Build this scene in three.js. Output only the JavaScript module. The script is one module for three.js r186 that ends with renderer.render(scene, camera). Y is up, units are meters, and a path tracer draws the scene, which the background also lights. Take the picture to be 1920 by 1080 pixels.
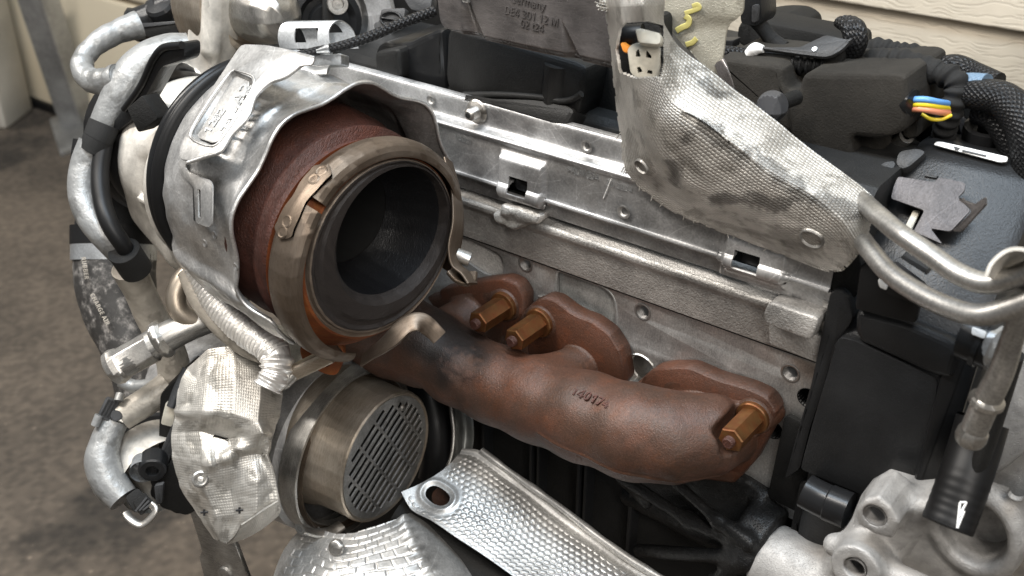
import * as THREE from 'three';
import { MarchingCubes } from 'three/addons/objects/MarchingCubes.js';
import { mergeGeometries, mergeVertices, toCreasedNormals } from 'three/addons/utils/BufferGeometryUtils.js';
import { TextGeometry } from 'three/addons/geometries/TextGeometry.js';
import { FontLoader } from 'three/addons/loaders/FontLoader.js';
import { RectAreaLightUniformsLib } from 'three/addons/lights/RectAreaLightUniformsLib.js';

// ---------- camera, lamps, exposure ----------
const scene = new THREE.Scene();
const v3 = (x, y, z) => new THREE.Vector3(x, y, z);
const EX = v3(2971, 1131, -2000).normalize(), EY = v3(2, -3543, -2000);
EY.addScaledVector(EX, -EY.dot(EX)).normalize();
const EZ = EX.clone().cross(EY);                       // engine axes as the lens sees them (right, down, forward)
const toWorld = (c) => v3(EX.dot(c), EY.dot(c), EZ.dot(c));
const CAM = toWorld(v3(0.0323, 0.0092, 0.6476)).negate();
const camera = new THREE.PerspectiveCamera(2 * Math.atan(540 / 2000) * 180 / Math.PI, 16 / 9, 0.02, 40);
camera.position.copy(CAM);
camera.up.copy(toWorld(v3(0, -1, 0)));
camera.lookAt(CAM.clone().add(toWorld(v3(0, 0, 1))));
camera.focus = 0.6; camera.userData.fStop = 11;
scene.background = new THREE.Color(0.165, 0.165, 0.165);
const renderer = new THREE.WebGLRenderer({ antialias: true });
renderer.setSize(1024, 576);
renderer.toneMapping = THREE.LinearToneMapping;
renderer.toneMappingExposure = 1.4;
renderer.shadowMap.enabled = true;
RectAreaLightUniformsLib.init();
// [x, y, z, width, length, colour, intensity, aim]
const LAMPS = [
  [-0.75, 1.55, 0.75, 1.25, 0.22, [1, 0.94, 0.87], 39, [-0.05, 0, 0.05], 'warm white ceiling tube lamp above the front of the engine'],
  [0.1, 1.75, 0.3, 1.5, 0.4, [0.74, 0.87, 1.0], 13, [0.1, 0, 0], 'cool white ceiling tube lamp straight above the engine'],
  [1.25, 1.35, 1.15, 1.2, 0.22, [1, 0.94, 0.87], 22, [0.1, 0, 0], 'warm white ceiling tube lamp to the right of the engine'],
];

// ---------- helpers ----------
const ray = (px, py) => toWorld(v3((px - 960) / 2000, (py - 540) / 2000, 1));
const pd = (px, py, d) => CAM.clone().addScaledVector(ray(px, py), d);
const pl = (px, py, o, n) => { const r = ray(px, py); return CAM.clone().addScaledVector(r, o.clone().sub(CAM).dot(n) / r.dot(n)); };
const pz = (px, py, z) => pl(px, py, v3(0, 0, z), v3(0, 0, 1));
const pyy = (px, py, y) => pl(px, py, v3(0, y, 0), v3(0, 1, 0));
let seedState = 7;
const rnd = () => { seedState = (seedState + 0x6d2b79f5) | 0; let t = Math.imul(seedState ^ (seedState >>> 15), 1 | seedState); t = (t + Math.imul(t ^ (t >>> 7), 61 | t)) ^ t; return ((t ^ (t >>> 14)) >>> 0) / 4294967296; };
const hash = (x, y, z = 0) => { let h = Math.imul(x, 374761393) ^ Math.imul(y, 668265263) ^ Math.imul(z, 2147483647 ^ 0x5bd1e995); h = Math.imul(h ^ (h >>> 13), 1274126177); return ((h ^ (h >>> 16)) >>> 0) / 4294967296; };
const sm = (t) => t * t * (3 - 2 * t), lerp = (a, b, t) => a + (b - a) * t, clamp = (x, a = 0, b = 1) => Math.min(b, Math.max(a, x)), sstep = (a, b, x) => sm(clamp((x - a) / (b - a)));
function vnoise(x, y, n, s) {                          // tiles every n cells
  const ix = Math.floor(x), iy = Math.floor(y), fx = sm(x - ix), fy = sm(y - iy), w = (k) => ((k % n) + n) % n;
  return lerp(lerp(hash(w(ix), w(iy), s), hash(w(ix + 1), w(iy), s), fx), lerp(hash(w(ix), w(iy + 1), s), hash(w(ix + 1), w(iy + 1), s), fx), fy);
}
function fbm(u, v, n, oct, s = 0, gain = 0.5) { let a = 0, k = 1, w = 0; for (let i = 0; i < oct; i++) { a += k * vnoise(u * n, v * n, n, s + i * 17); w += k; k *= gain; n *= 2; } return a / w; }
function n3(x, y, z) {
  const ix = Math.floor(x), iy = Math.floor(y), iz = Math.floor(z), fx = sm(x - ix), fy = sm(y - iy), fz = sm(z - iz), c = (a, b, d) => hash(ix + a + 900, iy + b + 900, iz + d + 900);
  return lerp(lerp(lerp(c(0, 0, 0), c(1, 0, 0), fx), lerp(c(0, 1, 0), c(1, 1, 0), fx), fy), lerp(lerp(c(0, 0, 1), c(1, 0, 1), fx), lerp(c(0, 1, 1), c(1, 1, 1), fx), fy), fz) * 2 - 1;
}

// ---------- textures (computed; uv are metres) ----------
function tex(size, metres, fn, srgb = false) {
  const d = new Uint8Array(size * size * 4);
  for (let y = 0; y < size; y++) for (let x = 0; x < size; x++) {
    const c = fn((x + 0.5) / size, (y + 0.5) / size), o = (y * size + x) * 4;
    if (typeof c === 'number') d[o] = d[o + 1] = d[o + 2] = clamp(c) * 255; else for (let k = 0; k < 3; k++) d[o + k] = clamp(c[k]) * 255;
    d[o + 3] = 255;
  }
  const t = new THREE.DataTexture(d, size, size);
  t.wrapS = t.wrapT = THREE.RepeatWrapping; t.magFilter = THREE.LinearFilter; t.minFilter = THREE.LinearMipmapLinearFilter; t.generateMipmaps = true;
  t.repeat.set(1 / metres, 1 / metres);
  if (srgb) t.colorSpace = THREE.SRGBColorSpace;
  t.needsUpdate = true;
  return t;
}
const scaled = (t, metres) => { const c = t.clone(); c.repeat.set(1 / metres, 1 / metres); c.needsUpdate = true; return c; };
function stampedDots(size, count, rmin, rmax, seed, stretch = 1) {          // light specks or pits: dust, sand
  const a = new Float32Array(size * size), r0 = seedState; seedState = seed;
  for (let i = 0; i < count; i++) {
    const cx = rnd() * size, cy = rnd() * size, r = lerp(rmin, rmax, rnd() ** 3), amp = 0.35 + 0.65 * rnd();
    for (let y = -Math.ceil(r); y <= r; y++) for (let x = -Math.ceil(r * stretch); x <= r * stretch; x++) {
      const q = Math.hypot(x / stretch, y) / r; if (q > 1) continue;
      const k = (((cy + y) | 0) + size) % size * size + (((cx + x) | 0) + size) % size; a[k] = Math.max(a[k], amp * (1 - q * q));
    }
  }
  seedState = r0; return (u, v) => a[Math.floor(v * size) * size + Math.floor(u * size)];
}
function scratchField(size, count, lmin, lmax, seed, dir = null) {
  const a = new Float32Array(size * size), r0 = seedState; seedState = seed;
  for (let i = 0; i < count; i++) {
    let x = rnd() * size, y = rnd() * size, th = dir === null ? rnd() * 6.283 : dir + (rnd() - 0.5) * 0.12; const L = lerp(lmin, lmax, rnd() ** 2), amp = 0.2 + 0.8 * rnd() ** 2, bend = (rnd() - 0.5) * 0.01;
    for (let k = 0; k < L; k++) { const j = ((y | 0) % size + size) % size * size + ((x | 0) % size + size) % size; a[j] = Math.max(a[j], amp); x += Math.cos(th); y += Math.sin(th); th += bend; }
  }
  seedState = r0; return (u, v) => a[Math.floor(v * size) * size + Math.floor(u * size)];
}
const dust = stampedDots(1024, 900, 0.7, 2.6, 11), dustFew = stampedDots(1024, 160, 0.7, 2.2, 12), pits = stampedDots(512, 5200, 1.2, 3.2, 13);
const scr = scratchField(1024, 420, 10, 240, 21), brush = scratchField(512, 2600, 60, 380, 22, 0);
const T = {
  cast: tex(512, 0.06, (u, v) => 0.5 * fbm(u, v, 64, 3, 1) + 0.5 * fbm(u, v, 128, 2, 4)),
  pitted: tex(512, 0.045, (u, v) => 0.35 + 0.35 * fbm(u, v, 90, 2, 5) + 0.5 * pits(u, v)),
  blot: tex(512, 0.22, (u, v) => 0.62 + 0.75 * (fbm(u, v, 5, 6, 9, 0.62) - 0.5)),
  blotFine: tex(512, 0.1, (u, v) => 0.7 + 0.8 * (fbm(u, v, 9, 5, 31, 0.65) - 0.5)),
  alu: tex(1024, 0.16, (u, v) => 0.80 + 0.5 * (fbm(u, v, 6, 6, 40, 0.6) - 0.5) - 0.1 * fbm(u, v, 200, 1, 44) + 0.22 * scr(u, v) + 0.25 * dust(u, v), true),
  aluRough: tex(1024, 0.16, (u, v) => 0.52 + 0.6 * (fbm(u, v, 8, 6, 50, 0.6) - 0.5) + 0.25 * scr(u, v)),
  machined: tex(512, 0.08, (u, v) => 0.74 + 0.3 * (fbm(u, v, 5, 5, 60) - 0.5) - 0.16 * fbm(u, v * 1, 128, 2, 61) + 0.1 * brush(v, u), true),
  brushed: tex(512, 0.07, (u, v) => 0.62 + 0.3 * (fbm(u, v, 6, 4, 62) - 0.5) + 0.2 * brush(u, v), true),
  black: tex(1024, 0.14, (u, v) => { const b = 0.42 + 0.3 * (fbm(u, v, 7, 5, 70, 0.6) - 0.5), d = dustFew(u, v); return [b + d * 0.5, b + d * 0.5, b * 0.97 + d * 0.5]; }),
  blackDusty: tex(1024, 0.1, (u, v) => { const b = 0.42 + 0.5 * (fbm(u, v, 5, 6, 75, 0.62) - 0.5), d = 0.65 * dust(u, v) + 0.35 * scr(u, v); return [b + d, b + d, b * 0.95 + d]; }),
  rust: tex(1024, 0.12, (u, v) => {
    const a = fbm(u, v, 6, 6, 80, 0.6), b = fbm(u, v, 24, 4, 84), d = 0.8 * dust(u, v), g = fbm(u, v, 256, 1, 88);
    const k = sstep(0.35, 0.7, a) , o = sstep(0.56, 0.72, b) * 0.35;
    return [lerp(0.35, 0.41, k) + o * 0.05 + (g - 0.5) * 0.1 + d * 0.5, lerp(0.245, 0.28, k) + (g - 0.5) * 0.07 + d * 0.5, lerp(0.20, 0.23, k) - o * 0.04 + (g - 0.5) * 0.06 + d * 0.5];
  }, true),
  rustHot: tex(512, 0.05, (u, v) => { const a = fbm(u, v, 6, 5, 90), b = fbm(u, v, 20, 3, 94); return [lerp(0.42, 0.74, a), lerp(0.27, 0.50, a) + (b - 0.5) * 0.12, lerp(0.16, 0.30, a) + (b - 0.5) * 0.08]; }, true),
  heat: tex(512, 0.09, (u, v) => { const a = fbm(u, v, 5, 5, 100), b = fbm(u, v, 9, 4, 104), s = brush(u, v) * 0.08; return [0.56 + 0.35 * a - 0.2 * b + s, 0.545 + 0.33 * a - 0.225 * b + s, 0.52 + 0.32 * a - 0.25 * b + s]; }, true),
  weave: tex(512, 0.0192, (u, v) => {                                     // 8 x 8 warp and weft floats, slightly uneven
    const n = 8, j = 0.12 * (fbm(u, v, 8, 2, 110) - 0.5), x = (u + j * 0.2) * n, y = (v + j * 0.2) * n, fx = x - Math.floor(x) - 0.5, fy = y - Math.floor(y) - 0.5, over = (Math.floor(x) + Math.floor(y)) & 1;
    const long = over ? fx : fy, wide = over ? fy : fx;
    return clamp(0.15 + 0.85 * Math.sqrt(Math.max(0, 1 - (wide * 2.1) ** 2)) * (0.55 + 0.45 * Math.cos(long * 5)) + 0.12 * (fbm(u, v, 64, 1, 113) - 0.5));
  }),
  weaveBig: tex(512, 0.0336, (u, v) => {
    const n = 14, w = 0.02 * (fbm(u, v, 6, 3, 120) - 0.5), x = (u + w) * n, y = (v + w) * n, row = Math.floor(y), fx = x + (row & 1) * 0.5 - Math.floor(x + (row & 1) * 0.5) - 0.5, fy = y - row - 0.5;
    const q = Math.hypot(fx * 1.7, fy * 2.1); return clamp(0.12 + 0.9 * Math.sqrt(Math.max(0, 1 - q * q)) + 0.15 * (fbm(u, v, 90, 1, 121) - 0.5));
  }),
  grime: tex(1024, 0.3, (u, v) => { const a = fbm(u, v, 6, 7, 130, 0.62), b = fbm(u, v, 14, 5, 135, 0.6), k = sstep(0.56, 0.68, a) * 0.45 + sstep(0.6, 0.7, b) * 0.35; const g = 0.92 - 0.42 * k + 0.16 * (fbm(u, v, 40, 3, 138) - 0.5); return [g, g * (0.985 - 0.01 * k), g * (0.955 - 0.03 * k)]; }, true),
  hose: tex(512, 0.07, (u, v) => { const a = fbm(u, v, 10, 6, 140, 0.7); return 0.3 + 0.6 * sstep(0.40, 0.70, a) * fbm(u, v, 40, 3, 144) * 1.3; }, true),
  braid: tex(512, 0.016, (u, v) => { const x = u * 6, y = v * 6, a = Math.abs(((x + y) % 1) - 0.5) * 2, b = Math.abs((((x - y) % 1) + 1) % 1 - 0.5) * 2; return clamp(0.1 + 0.55 * a ** 1.5 + 0.55 * b ** 1.5 - 0.5 * a * b); }),
  tapeBump: tex(512, 0.03, (u, v) => { const x = (u * 3 + 0.12 * fbm(u, v, 4, 3, 150)) % 1; return 0.35 + 0.5 * x + 0.12 * ((Math.floor(v * 96) & 1) ? 1 : 0); }),
  wood: tex(1024, 0.5, (u, v) => {                                        // embossed cedar grain, running along u
    const w = fbm(u, v, 4, 3, 160) * 0.10 + fbm(u, v, 12, 3, 163) * 0.03, y = (v + w) * 46, l = Math.abs((y % 1) - 0.5) * 2, on = sstep(0.32, 0.6, vnoise(u * 10, Math.floor(y) % 512, 10, 167)); return 0.75 - 0.55 * on * (1 - sstep(0, 0.6, l)) + 0.1 * fbm(u, v, 64, 2, 168);
  }),
  floor: tex(1024, 1.4, (u, v) => { const a = fbm(u, v, 5, 7, 170, 0.6), b = fbm(u, v, 3, 4, 176), s = dust(u, v) * 0.16 - 0.1 * (fbm(u, v, 200, 1, 185) - 0.5); const g = 0.36 + 0.36 * (a - 0.5) + 0.16 * (b - 0.5) - 0.12 * sstep(0.6, 0.72, fbm(u, v, 9, 5, 179)) + s; return [g * 1.03, g * 0.96, g * 0.89]; }, true),
  specks: tex(512, 0.05, (u, v) => 0.4 + 0.2 * fbm(u, v, 120, 2, 190) + 0.6 * (fbm(u, v, 90, 1, 192) > 0.74 ? 1 : 0)),
};
const M = {};
function mat(name, color, metalness, roughness, o = {}) {
  const m = new THREE.MeshPhysicalMaterial({ color: new THREE.Color().setRGB(...color), metalness, roughness, side: THREE.DoubleSide, ...o }); m.name = name; M[name] = m; return m;
}
mat('machined', [0.86, 0.85, 0.83], 0.8, 0.95, { map: T.machined, roughnessMap: T.aluRough, bumpMap: T.cast, bumpScale: 0.00006 });
mat('castAlu', [0.72, 0.70, 0.67], 0.7, 0.62, { map: T.alu, bumpMap: T.cast, bumpScale: 0.0005 });
mat('roughAlu', [0.86, 0.84, 0.80], 0.65, 0.55, { map: T.alu, bumpMap: T.pitted, bumpScale: 0.0007 });
mat('sandAlu', [0.50, 0.485, 0.465], 0.4, 0.6, { map: T.blotFine, bumpMap: scaled(T.pitted, 0.05), bumpScale: 0.00035 });
mat('paleAlu', [0.78, 0.74, 0.67], 0.35, 0.55, { map: T.blotFine, bumpMap: T.cast, bumpScale: 0.00012 });
mat('sheet', [0.70, 0.69, 0.67], 0.85, 0.95, { map: T.alu, roughnessMap: T.aluRough, bumpMap: T.blotFine, bumpScale: 0.0002 });
mat('sheetDull', [0.79, 0.79, 0.79], 0.85, 0.95, { map: T.alu, roughnessMap: T.aluRough, bumpMap: T.blotFine, bumpScale: 0.0002 });
mat('shieldSteel', [0.92, 0.91, 0.89], 0.85, 0.8, { map: T.alu, roughnessMap: T.aluRough, bumpMap: T.blotFine, bumpScale: 0.0005 });
mat('embossed', [0.95, 0.94, 0.91], 0.7, 0.8, { map: T.alu, roughnessMap: T.aluRough });
mat('steel', [0.78, 0.76, 0.72], 0.9, 0.8, { map: T.brushed, roughnessMap: T.aluRough, bumpMap: T.brushed, bumpScale: 0.00006 });
mat('brightSteel', [0.78, 0.75, 0.70], 0.92, 0.38, { map: scaled(T.alu, 0.1) });
mat('pipeAlu', [0.86, 0.84, 0.80], 0.9, 0.4, { map: scaled(T.machined, 0.1), bumpMap: T.brushed, bumpScale: 0.00004 });
mat('heatSteel', [0.92, 0.90, 0.85], 0.82, 0.42, { map: scaled(T.heat, 0.2), bumpMap: T.blotFine, bumpScale: 0.0001 });
mat('clampSteel', [0.32, 0.28, 0.245], 0.8, 0.46, { map: scaled(T.heat, 0.25), bumpMap: T.blotFine, bumpScale: 0.00006 });
mat('zinc', [0.84, 0.87, 0.89], 0.85, 0.4, { map: T.alu, bumpMap: T.blotFine, bumpScale: 0.0001 });
mat('rust', [0.56, 0.55, 0.51], 0.1, 0.52, { map: T.rust, bumpMap: scaled(T.cast, 0.04), bumpScale: 0.00028 });
mat('rustDark', [0.50, 0.36, 0.34], 0.1, 0.62, { map: T.rust, bumpMap: T.cast, bumpScale: 0.0006 });
mat('rustOrange', [0.62, 0.42, 0.28], 0.15, 0.75, { map: T.rustHot, bumpMap: T.pitted, bumpScale: 0.0003 });
mat('copperNut', [0.46, 0.45, 0.43], 0.6, 0.45, { map: T.rustHot, bumpMap: T.blotFine, bumpScale: 0.0003 });
mat('soot', [0.008, 0.008, 0.009], 0.1, 0.6, { bumpMap: T.cast, bumpScale: 0.0002, roughnessMap: T.blot });
mat('sootRim', [0.30, 0.24, 0.19], 0.6, 0.6, { map: T.blotFine, bumpMap: T.pitted, bumpScale: 0.0003 });
mat('plastic', [0.034, 0.035, 0.038], 0, 0.35, { specularIntensity: 0.55, map: T.black, bumpMap: T.cast, bumpScale: 0.00015 });
mat('plasticGloss', [0.027, 0.0276, 0.03], 0, 0.28, { specularIntensity: 0.55, map: T.black });
mat('plasticMatte', [0.0225, 0.022, 0.0215], 0, 0.72, { specularIntensity: 0.55, map: T.black, bumpMap: T.cast, bumpScale: 0.0003 });
mat('plasticDusty', [0.033, 0.033, 0.0341], 0, 0.55, { specularIntensity: 0.55, map: T.blackDusty, bumpMap: T.cast, bumpScale: 0.0002 });
mat('plasticGrey', [0.084, 0.0854, 0.091], 0, 0.5, { specularIntensity: 0.55, map: T.black, bumpMap: T.cast, bumpScale: 0.0002 });
mat('roughBlack', [0.024, 0.024, 0.0252], 0.1, 0.42, { specularIntensity: 0.55, map: T.blackDusty, bumpMap: T.specks, bumpScale: 0.0005 });
mat('foam', [0.0558, 0.0504, 0.045], 0, 0.92, { specularIntensity: 0.55, map: T.blackDusty, bumpMap: T.cast, bumpScale: 0.00025 });
mat('rubber', [0.0168, 0.0168, 0.018], 0, 0.45, { specularIntensity: 0.55, map: T.black });
mat('rubberWorn', [0.33, 0.31, 0.29], 0, 0.6, { map: T.hose, bumpMap: T.blotFine, bumpScale: 0.0003 });
mat('bracketPlate', [0.23, 0.208, 0.198], 0.5, 0.55, { map: T.brushed, roughnessMap: T.aluRough, bumpMap: T.blotFine, bumpScale: 0.0002 });
mat('foil', [0.60, 0.60, 0.605], 0.6, 0.44, { map: scaled(T.grime, 0.18), bumpMap: scaled(T.weaveBig, 0.029), bumpScale: 0.00042 });
mat('foilFine', [0.56, 0.555, 0.545], 0.6, 0.42, { map: scaled(T.grime, 0.16), bumpMap: scaled(T.weave, 0.014), bumpScale: 0.00014 });
mat('foilSmooth', [0.44, 0.43, 0.38], 0.4, 0.55, { map: T.grime, bumpMap: T.pitted, bumpScale: 0.0004 });
mat('sleeve', [0.33, 0.345, 0.365], 0.4, 0.45, { map: scaled(T.grime, 0.2), bumpMap: scaled(T.blot, 0.07), bumpScale: 0.0016 });
mat('sleeveTan', [0.42, 0.40, 0.37], 0.3, 0.5, { map: scaled(T.grime, 0.2), bumpMap: scaled(T.blot, 0.07), bumpScale: 0.0016 });
mat('foilBright', [0.95, 0.94, 0.92], 0.8, 0.4, { bumpMap: T.blotFine, bumpScale: 0.0012 });
mat('braided', [0.0245, 0.0252, 0.028], 0.1, 0.4, { specularIntensity: 0.55, map: T.black, bumpMap: T.braid, bumpScale: 0.0008 });
mat('clothTape', [0.036, 0.036, 0.0368], 0, 0.75, { specularIntensity: 0.55, map: T.black, bumpMap: T.tapeBump, bumpScale: 0.0008 });
mat('blueTape', [0.12, 0.19, 0.27], 0, 0.5, { bumpMap: T.braid, bumpScale: 0.0004 });
mat('white', [0.75, 0.75, 0.74], 0, 0.5);
mat('cream', [0.66, 0.62, 0.52], 0, 0.45, { map: T.blotFine });
mat('orange', [0.75, 0.27, 0.04], 0, 0.4);
mat('wireBlue', [0.12, 0.30, 0.62], 0, 0.35); mat('wireYellow', [0.82, 0.62, 0.03], 0, 0.35); mat('wireOrange', [0.80, 0.30, 0.17], 0, 0.35);
mat('yellowPaint', [0.46, 0.41, 0.14], 0, 0.6);
mat('siding', [0.74, 0.66, 0.53], 0, 0.75, { map: scaled(T.blot, 1.3), bumpMap: scaled(T.wood, 0.17), bumpScale: 0.0009 });
mat('door', [0.60, 0.53, 0.40], 0, 0.55);
mat('concrete', [0.74, 0.69, 0.62], 0, 0.85, { map: T.floor, bumpMap: scaled(T.cast, 0.4), bumpScale: 0.001 });
mat('pale', [0.66, 0.62, 0.54], 0, 0.7, { map: scaled(T.blot, 1) });
mat('galv', [0.55, 0.55, 0.54], 0.7, 0.5, { map: scaled(T.alu, 0.5) });
mat('thread', [0.30, 0.29, 0.28], 0.9, 0.4);
mat('darkSteel', [0.24, 0.25, 0.24], 0.5, 0.45, { map: T.blotFine }); mat('plateSteel', [0.22, 0.205, 0.21], 0.3, 0.6, { map: T.alu, bumpMap: T.cast, bumpScale: 0.0003 });
mat('ball', [0.055, 0.056, 0.06], 0, 0.5);
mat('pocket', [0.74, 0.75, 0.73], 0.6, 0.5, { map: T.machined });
mat('lip', [0.036, 0.029, 0.026], 0.2, 0.65, { map: T.blotFine, bumpMap: T.pitted, bumpScale: 0.00025 });
mat('dark', [0.006, 0.006, 0.006], 0, 0.8);
mat('mark', [0.86, 0.86, 0.84], 0.2, 0.5); mat('letterDark', [0.10, 0.085, 0.08], 0.2, 0.8);

// ---------- things and parts ----------
const used = new Map();
function numbered(n) { const k = used.get(n) ?? 0; used.set(n, k + 1); return k ? n + '_' + String(k).padStart(3, '0') : n; }
const things = [];
function thing(name, label, category, group) { const o = new THREE.Group(); o.name = numbered(name); o.userData = { label, category }; if (group) o.userData.group = group; scene.add(o); things.push(o); return o; }
function part(parent, name, geo, m, label) {
  const o = new THREE.Mesh(geo, m); o.castShadow = o.receiveShadow = true;
  const k = parent.children.filter((c) => c.userData.base === name).length; o.userData.base = name; o.name = k ? name + '_' + String(k).padStart(3, '0') : name;
  if (label) o.userData.label = label; parent.add(o); return o;
}
function settle() {                                     // put each group's origin at the base of its thing
  for (const g of things) {
    const b = new THREE.Box3().setFromObject(g), c = b.getCenter(v3()); c.y = b.min.y;
    for (const k of g.children) k.position.sub(c);
    g.position.copy(c);
  }
  scene.traverse((o) => { delete o.userData.base; });
}

// ---------- geometry ----------
function boxUV(g) {
  g = g.index ? g.toNonIndexed() : g; const p = g.attributes.position, uv = new Float32Array(p.count * 2), a = v3(), b = v3(), c = v3(), n = v3();
  for (let i = 0; i < p.count; i += 3) {
    a.fromBufferAttribute(p, i); b.fromBufferAttribute(p, i + 1); c.fromBufferAttribute(p, i + 2); n.copy(b).sub(a).cross(c.clone().sub(a));
    const x = Math.abs(n.x), y = Math.abs(n.y), z = Math.abs(n.z);
    [a, b, c].forEach((q, k) => { const s = x > y && x > z ? [q.z, q.y] : y > z ? [q.x, q.z] : [q.x, q.y]; uv[(i + k) * 2] = s[0]; uv[(i + k) * 2 + 1] = s[1]; });
  }
  g.setAttribute('uv', new THREE.BufferAttribute(uv, 2)); return g;
}
const finish = (g, crease = 0.6) => boxUV(toCreasedNormals(g, crease));
const merge = (l) => mergeGeometries(l.map((g) => { g = g.index ? g.toNonIndexed() : g; for (const k of Object.keys(g.attributes)) if (!['position', 'normal', 'uv'].includes(k)) g.deleteAttribute(k); return g; }));
function frame(o, n, up = v3(0, 1, 0)) {
  n = n.clone().normalize(); let u = up.clone().cross(n); if (u.lengthSq() < 1e-6) u = v3(1, 0, 0).cross(n); u.normalize(); const v = n.clone().cross(u);
  return { o, n, u, v, m: new THREE.Matrix4().makeBasis(u, v, n).setPosition(o), to2: (p) => { const q = p.clone().sub(o); return [q.dot(u), q.dot(v)]; }, at: (x, y, z = 0) => o.clone().addScaledVector(u, x).addScaledVector(v, y).addScaledVector(n, z), px: (x, y) => pl(x, y, o, n) };
}
const zf = (z) => frame(v3(0, 0, z), v3(0, 0, 1));
function path2(P, pts, r = 0) {
  const n = pts.length;
  for (let i = 0; i < n; i++) {
    const a = pts[(i + n - 1) % n], b = pts[i], c = pts[(i + 1) % n], la = Math.hypot(a[0] - b[0], a[1] - b[1]), lc = Math.hypot(c[0] - b[0], c[1] - b[1]), k = Math.min(b[2] ?? r, la * 0.48, lc * 0.48);
    const p = [b[0] + (a[0] - b[0]) * k / (la || 1), b[1] + (a[1] - b[1]) * k / (la || 1)], q = [b[0] + (c[0] - b[0]) * k / (lc || 1), b[1] + (c[1] - b[1]) * k / (lc || 1)];
    i ? P.lineTo(...p) : P.moveTo(...p);
    if (k > 1e-6) P.quadraticCurveTo(b[0], b[1], q[0], q[1]);
  }
  P.closePath(); return P;
}
// a plate: pixels (or plane coordinates) traced on the plane of frame f, its front face on the plane, thick behind it
function slab(f, pts, thick, { bevel = 0.001, r = 0.002, holes = [], flat = false, seg = 2, curve = 4, crease = 0.6 } = {}) {
  const c2 = (l) => l.map((p) => flat ? p : [...f.to2(f.px(p[0], p[1])), ...(p[2] !== undefined ? [p[2]] : [])]);
  const s = path2(new THREE.Shape(), c2(pts), r); s.holes = holes.map((h) => path2(new THREE.Path(), c2(h.pts ?? h), h.r ?? r));
  const b = Math.min(bevel, thick * 0.49), g = new THREE.ExtrudeGeometry(s, { depth: thick - 2 * b, bevelEnabled: b > 0, bevelThickness: b, bevelSize: b, bevelOffset: -b, bevelSegments: seg, curveSegments: curve });
  g.translate(0, 0, -thick + b); g.applyMatrix4(f.m); return finish(g, crease);
}
const circ = (x, y, r, n = 20) => ({ r: 0, pts: Array.from({ length: n }, (_, i) => [x + r * Math.cos(i / n * 6.2832), y + r * Math.sin(i / n * 6.2832)]) });
function extrudeX(prof, x0, x1, bevel = 0.001, r = 0.002) {   // profile of [z, y] run along the engine
  const s = path2(new THREE.Shape(), prof.map(([z, y, k]) => [-z, y, ...(k !== undefined ? [k] : [])]), r), g = new THREE.ExtrudeGeometry(s, { depth: x1 - x0 - 2 * bevel, bevelEnabled: bevel > 0, bevelThickness: bevel, bevelSize: bevel, bevelOffset: -bevel, bevelSegments: 2, curveSegments: 4 });
  g.translate(0, 0, bevel); g.applyMatrix4(new THREE.Matrix4().makeBasis(v3(0, 0, -1), v3(0, 1, 0), v3(1, 0, 0)).setPosition(x0, 0, 0)); return finish(g);
}
function rbox(f, w, h, d, r = 0.002, seg = 2) { return slab(f, [[-w / 2, -h / 2], [w / 2, -h / 2], [w / 2, h / 2], [-w / 2, h / 2]], d, { flat: true, bevel: r, r, seg }); }
// rings along an axis: [t, r, dv, dw]; open-ended unless closed by r = 0
function rings(f, list, { seg = 64, a0 = 0, a1 = Math.PI * 2, crease = 0.5, wave, caps = false } = {}) {
  const P = [], UV = [], I = []; let s = 0;
  list.forEach(([t, r, dx = 0, dy = 0], i) => {
    if (i) s += Math.hypot(t - list[i - 1][0], r - list[i - 1][1]);
    for (let k = 0; k <= seg; k++) { const a = lerp(a0, a1, k / seg), w = wave ? wave(a, i, t, r) : [0, 0]; const q = f.at(Math.cos(a) * (r + w[0]) + dx, Math.sin(a) * (r + w[0]) + dy, t + w[1]); P.push(q.x, q.y, q.z); UV.push(a * Math.max(r, 0.004), s); }
  });
  const n = list.length, w = seg + 1;
  for (let i = 0; i < n - 1; i++) for (let k = 0; k < seg; k++) { const a = i * w + k, b = a + w; I.push(a, a + 1, b, a + 1, b + 1, b); }
  if (caps) for (const k of [0, seg]) { const c = P.length / 3, m = [0, 0, 0]; for (let i = 0; i < n; i++) for (let j = 0; j < 3; j++) m[j] += P[(i * w + k) * 3 + j] / n; P.push(...m); UV.push(0, 0); for (let i = 0; i < n - 1; i++) I.push(c, i * w + k, (i + 1) * w + k); }
  let g = new THREE.BufferGeometry(); g.setAttribute('position', new THREE.Float32BufferAttribute(P, 3)); g.setAttribute('uv', new THREE.Float32BufferAttribute(UV, 2)); g.setIndex(I);
  return toCreasedNormals(g, crease);
}
const lerpList = (l, t) => { const x = clamp(t) * (l.length - 1), i = Math.min(l.length - 2, Math.floor(x)); return l.length === 1 ? l[0] : lerp(l[i], l[i + 1], sm(x - i) * 0.5 + (x - i) * 0.5); };
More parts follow.
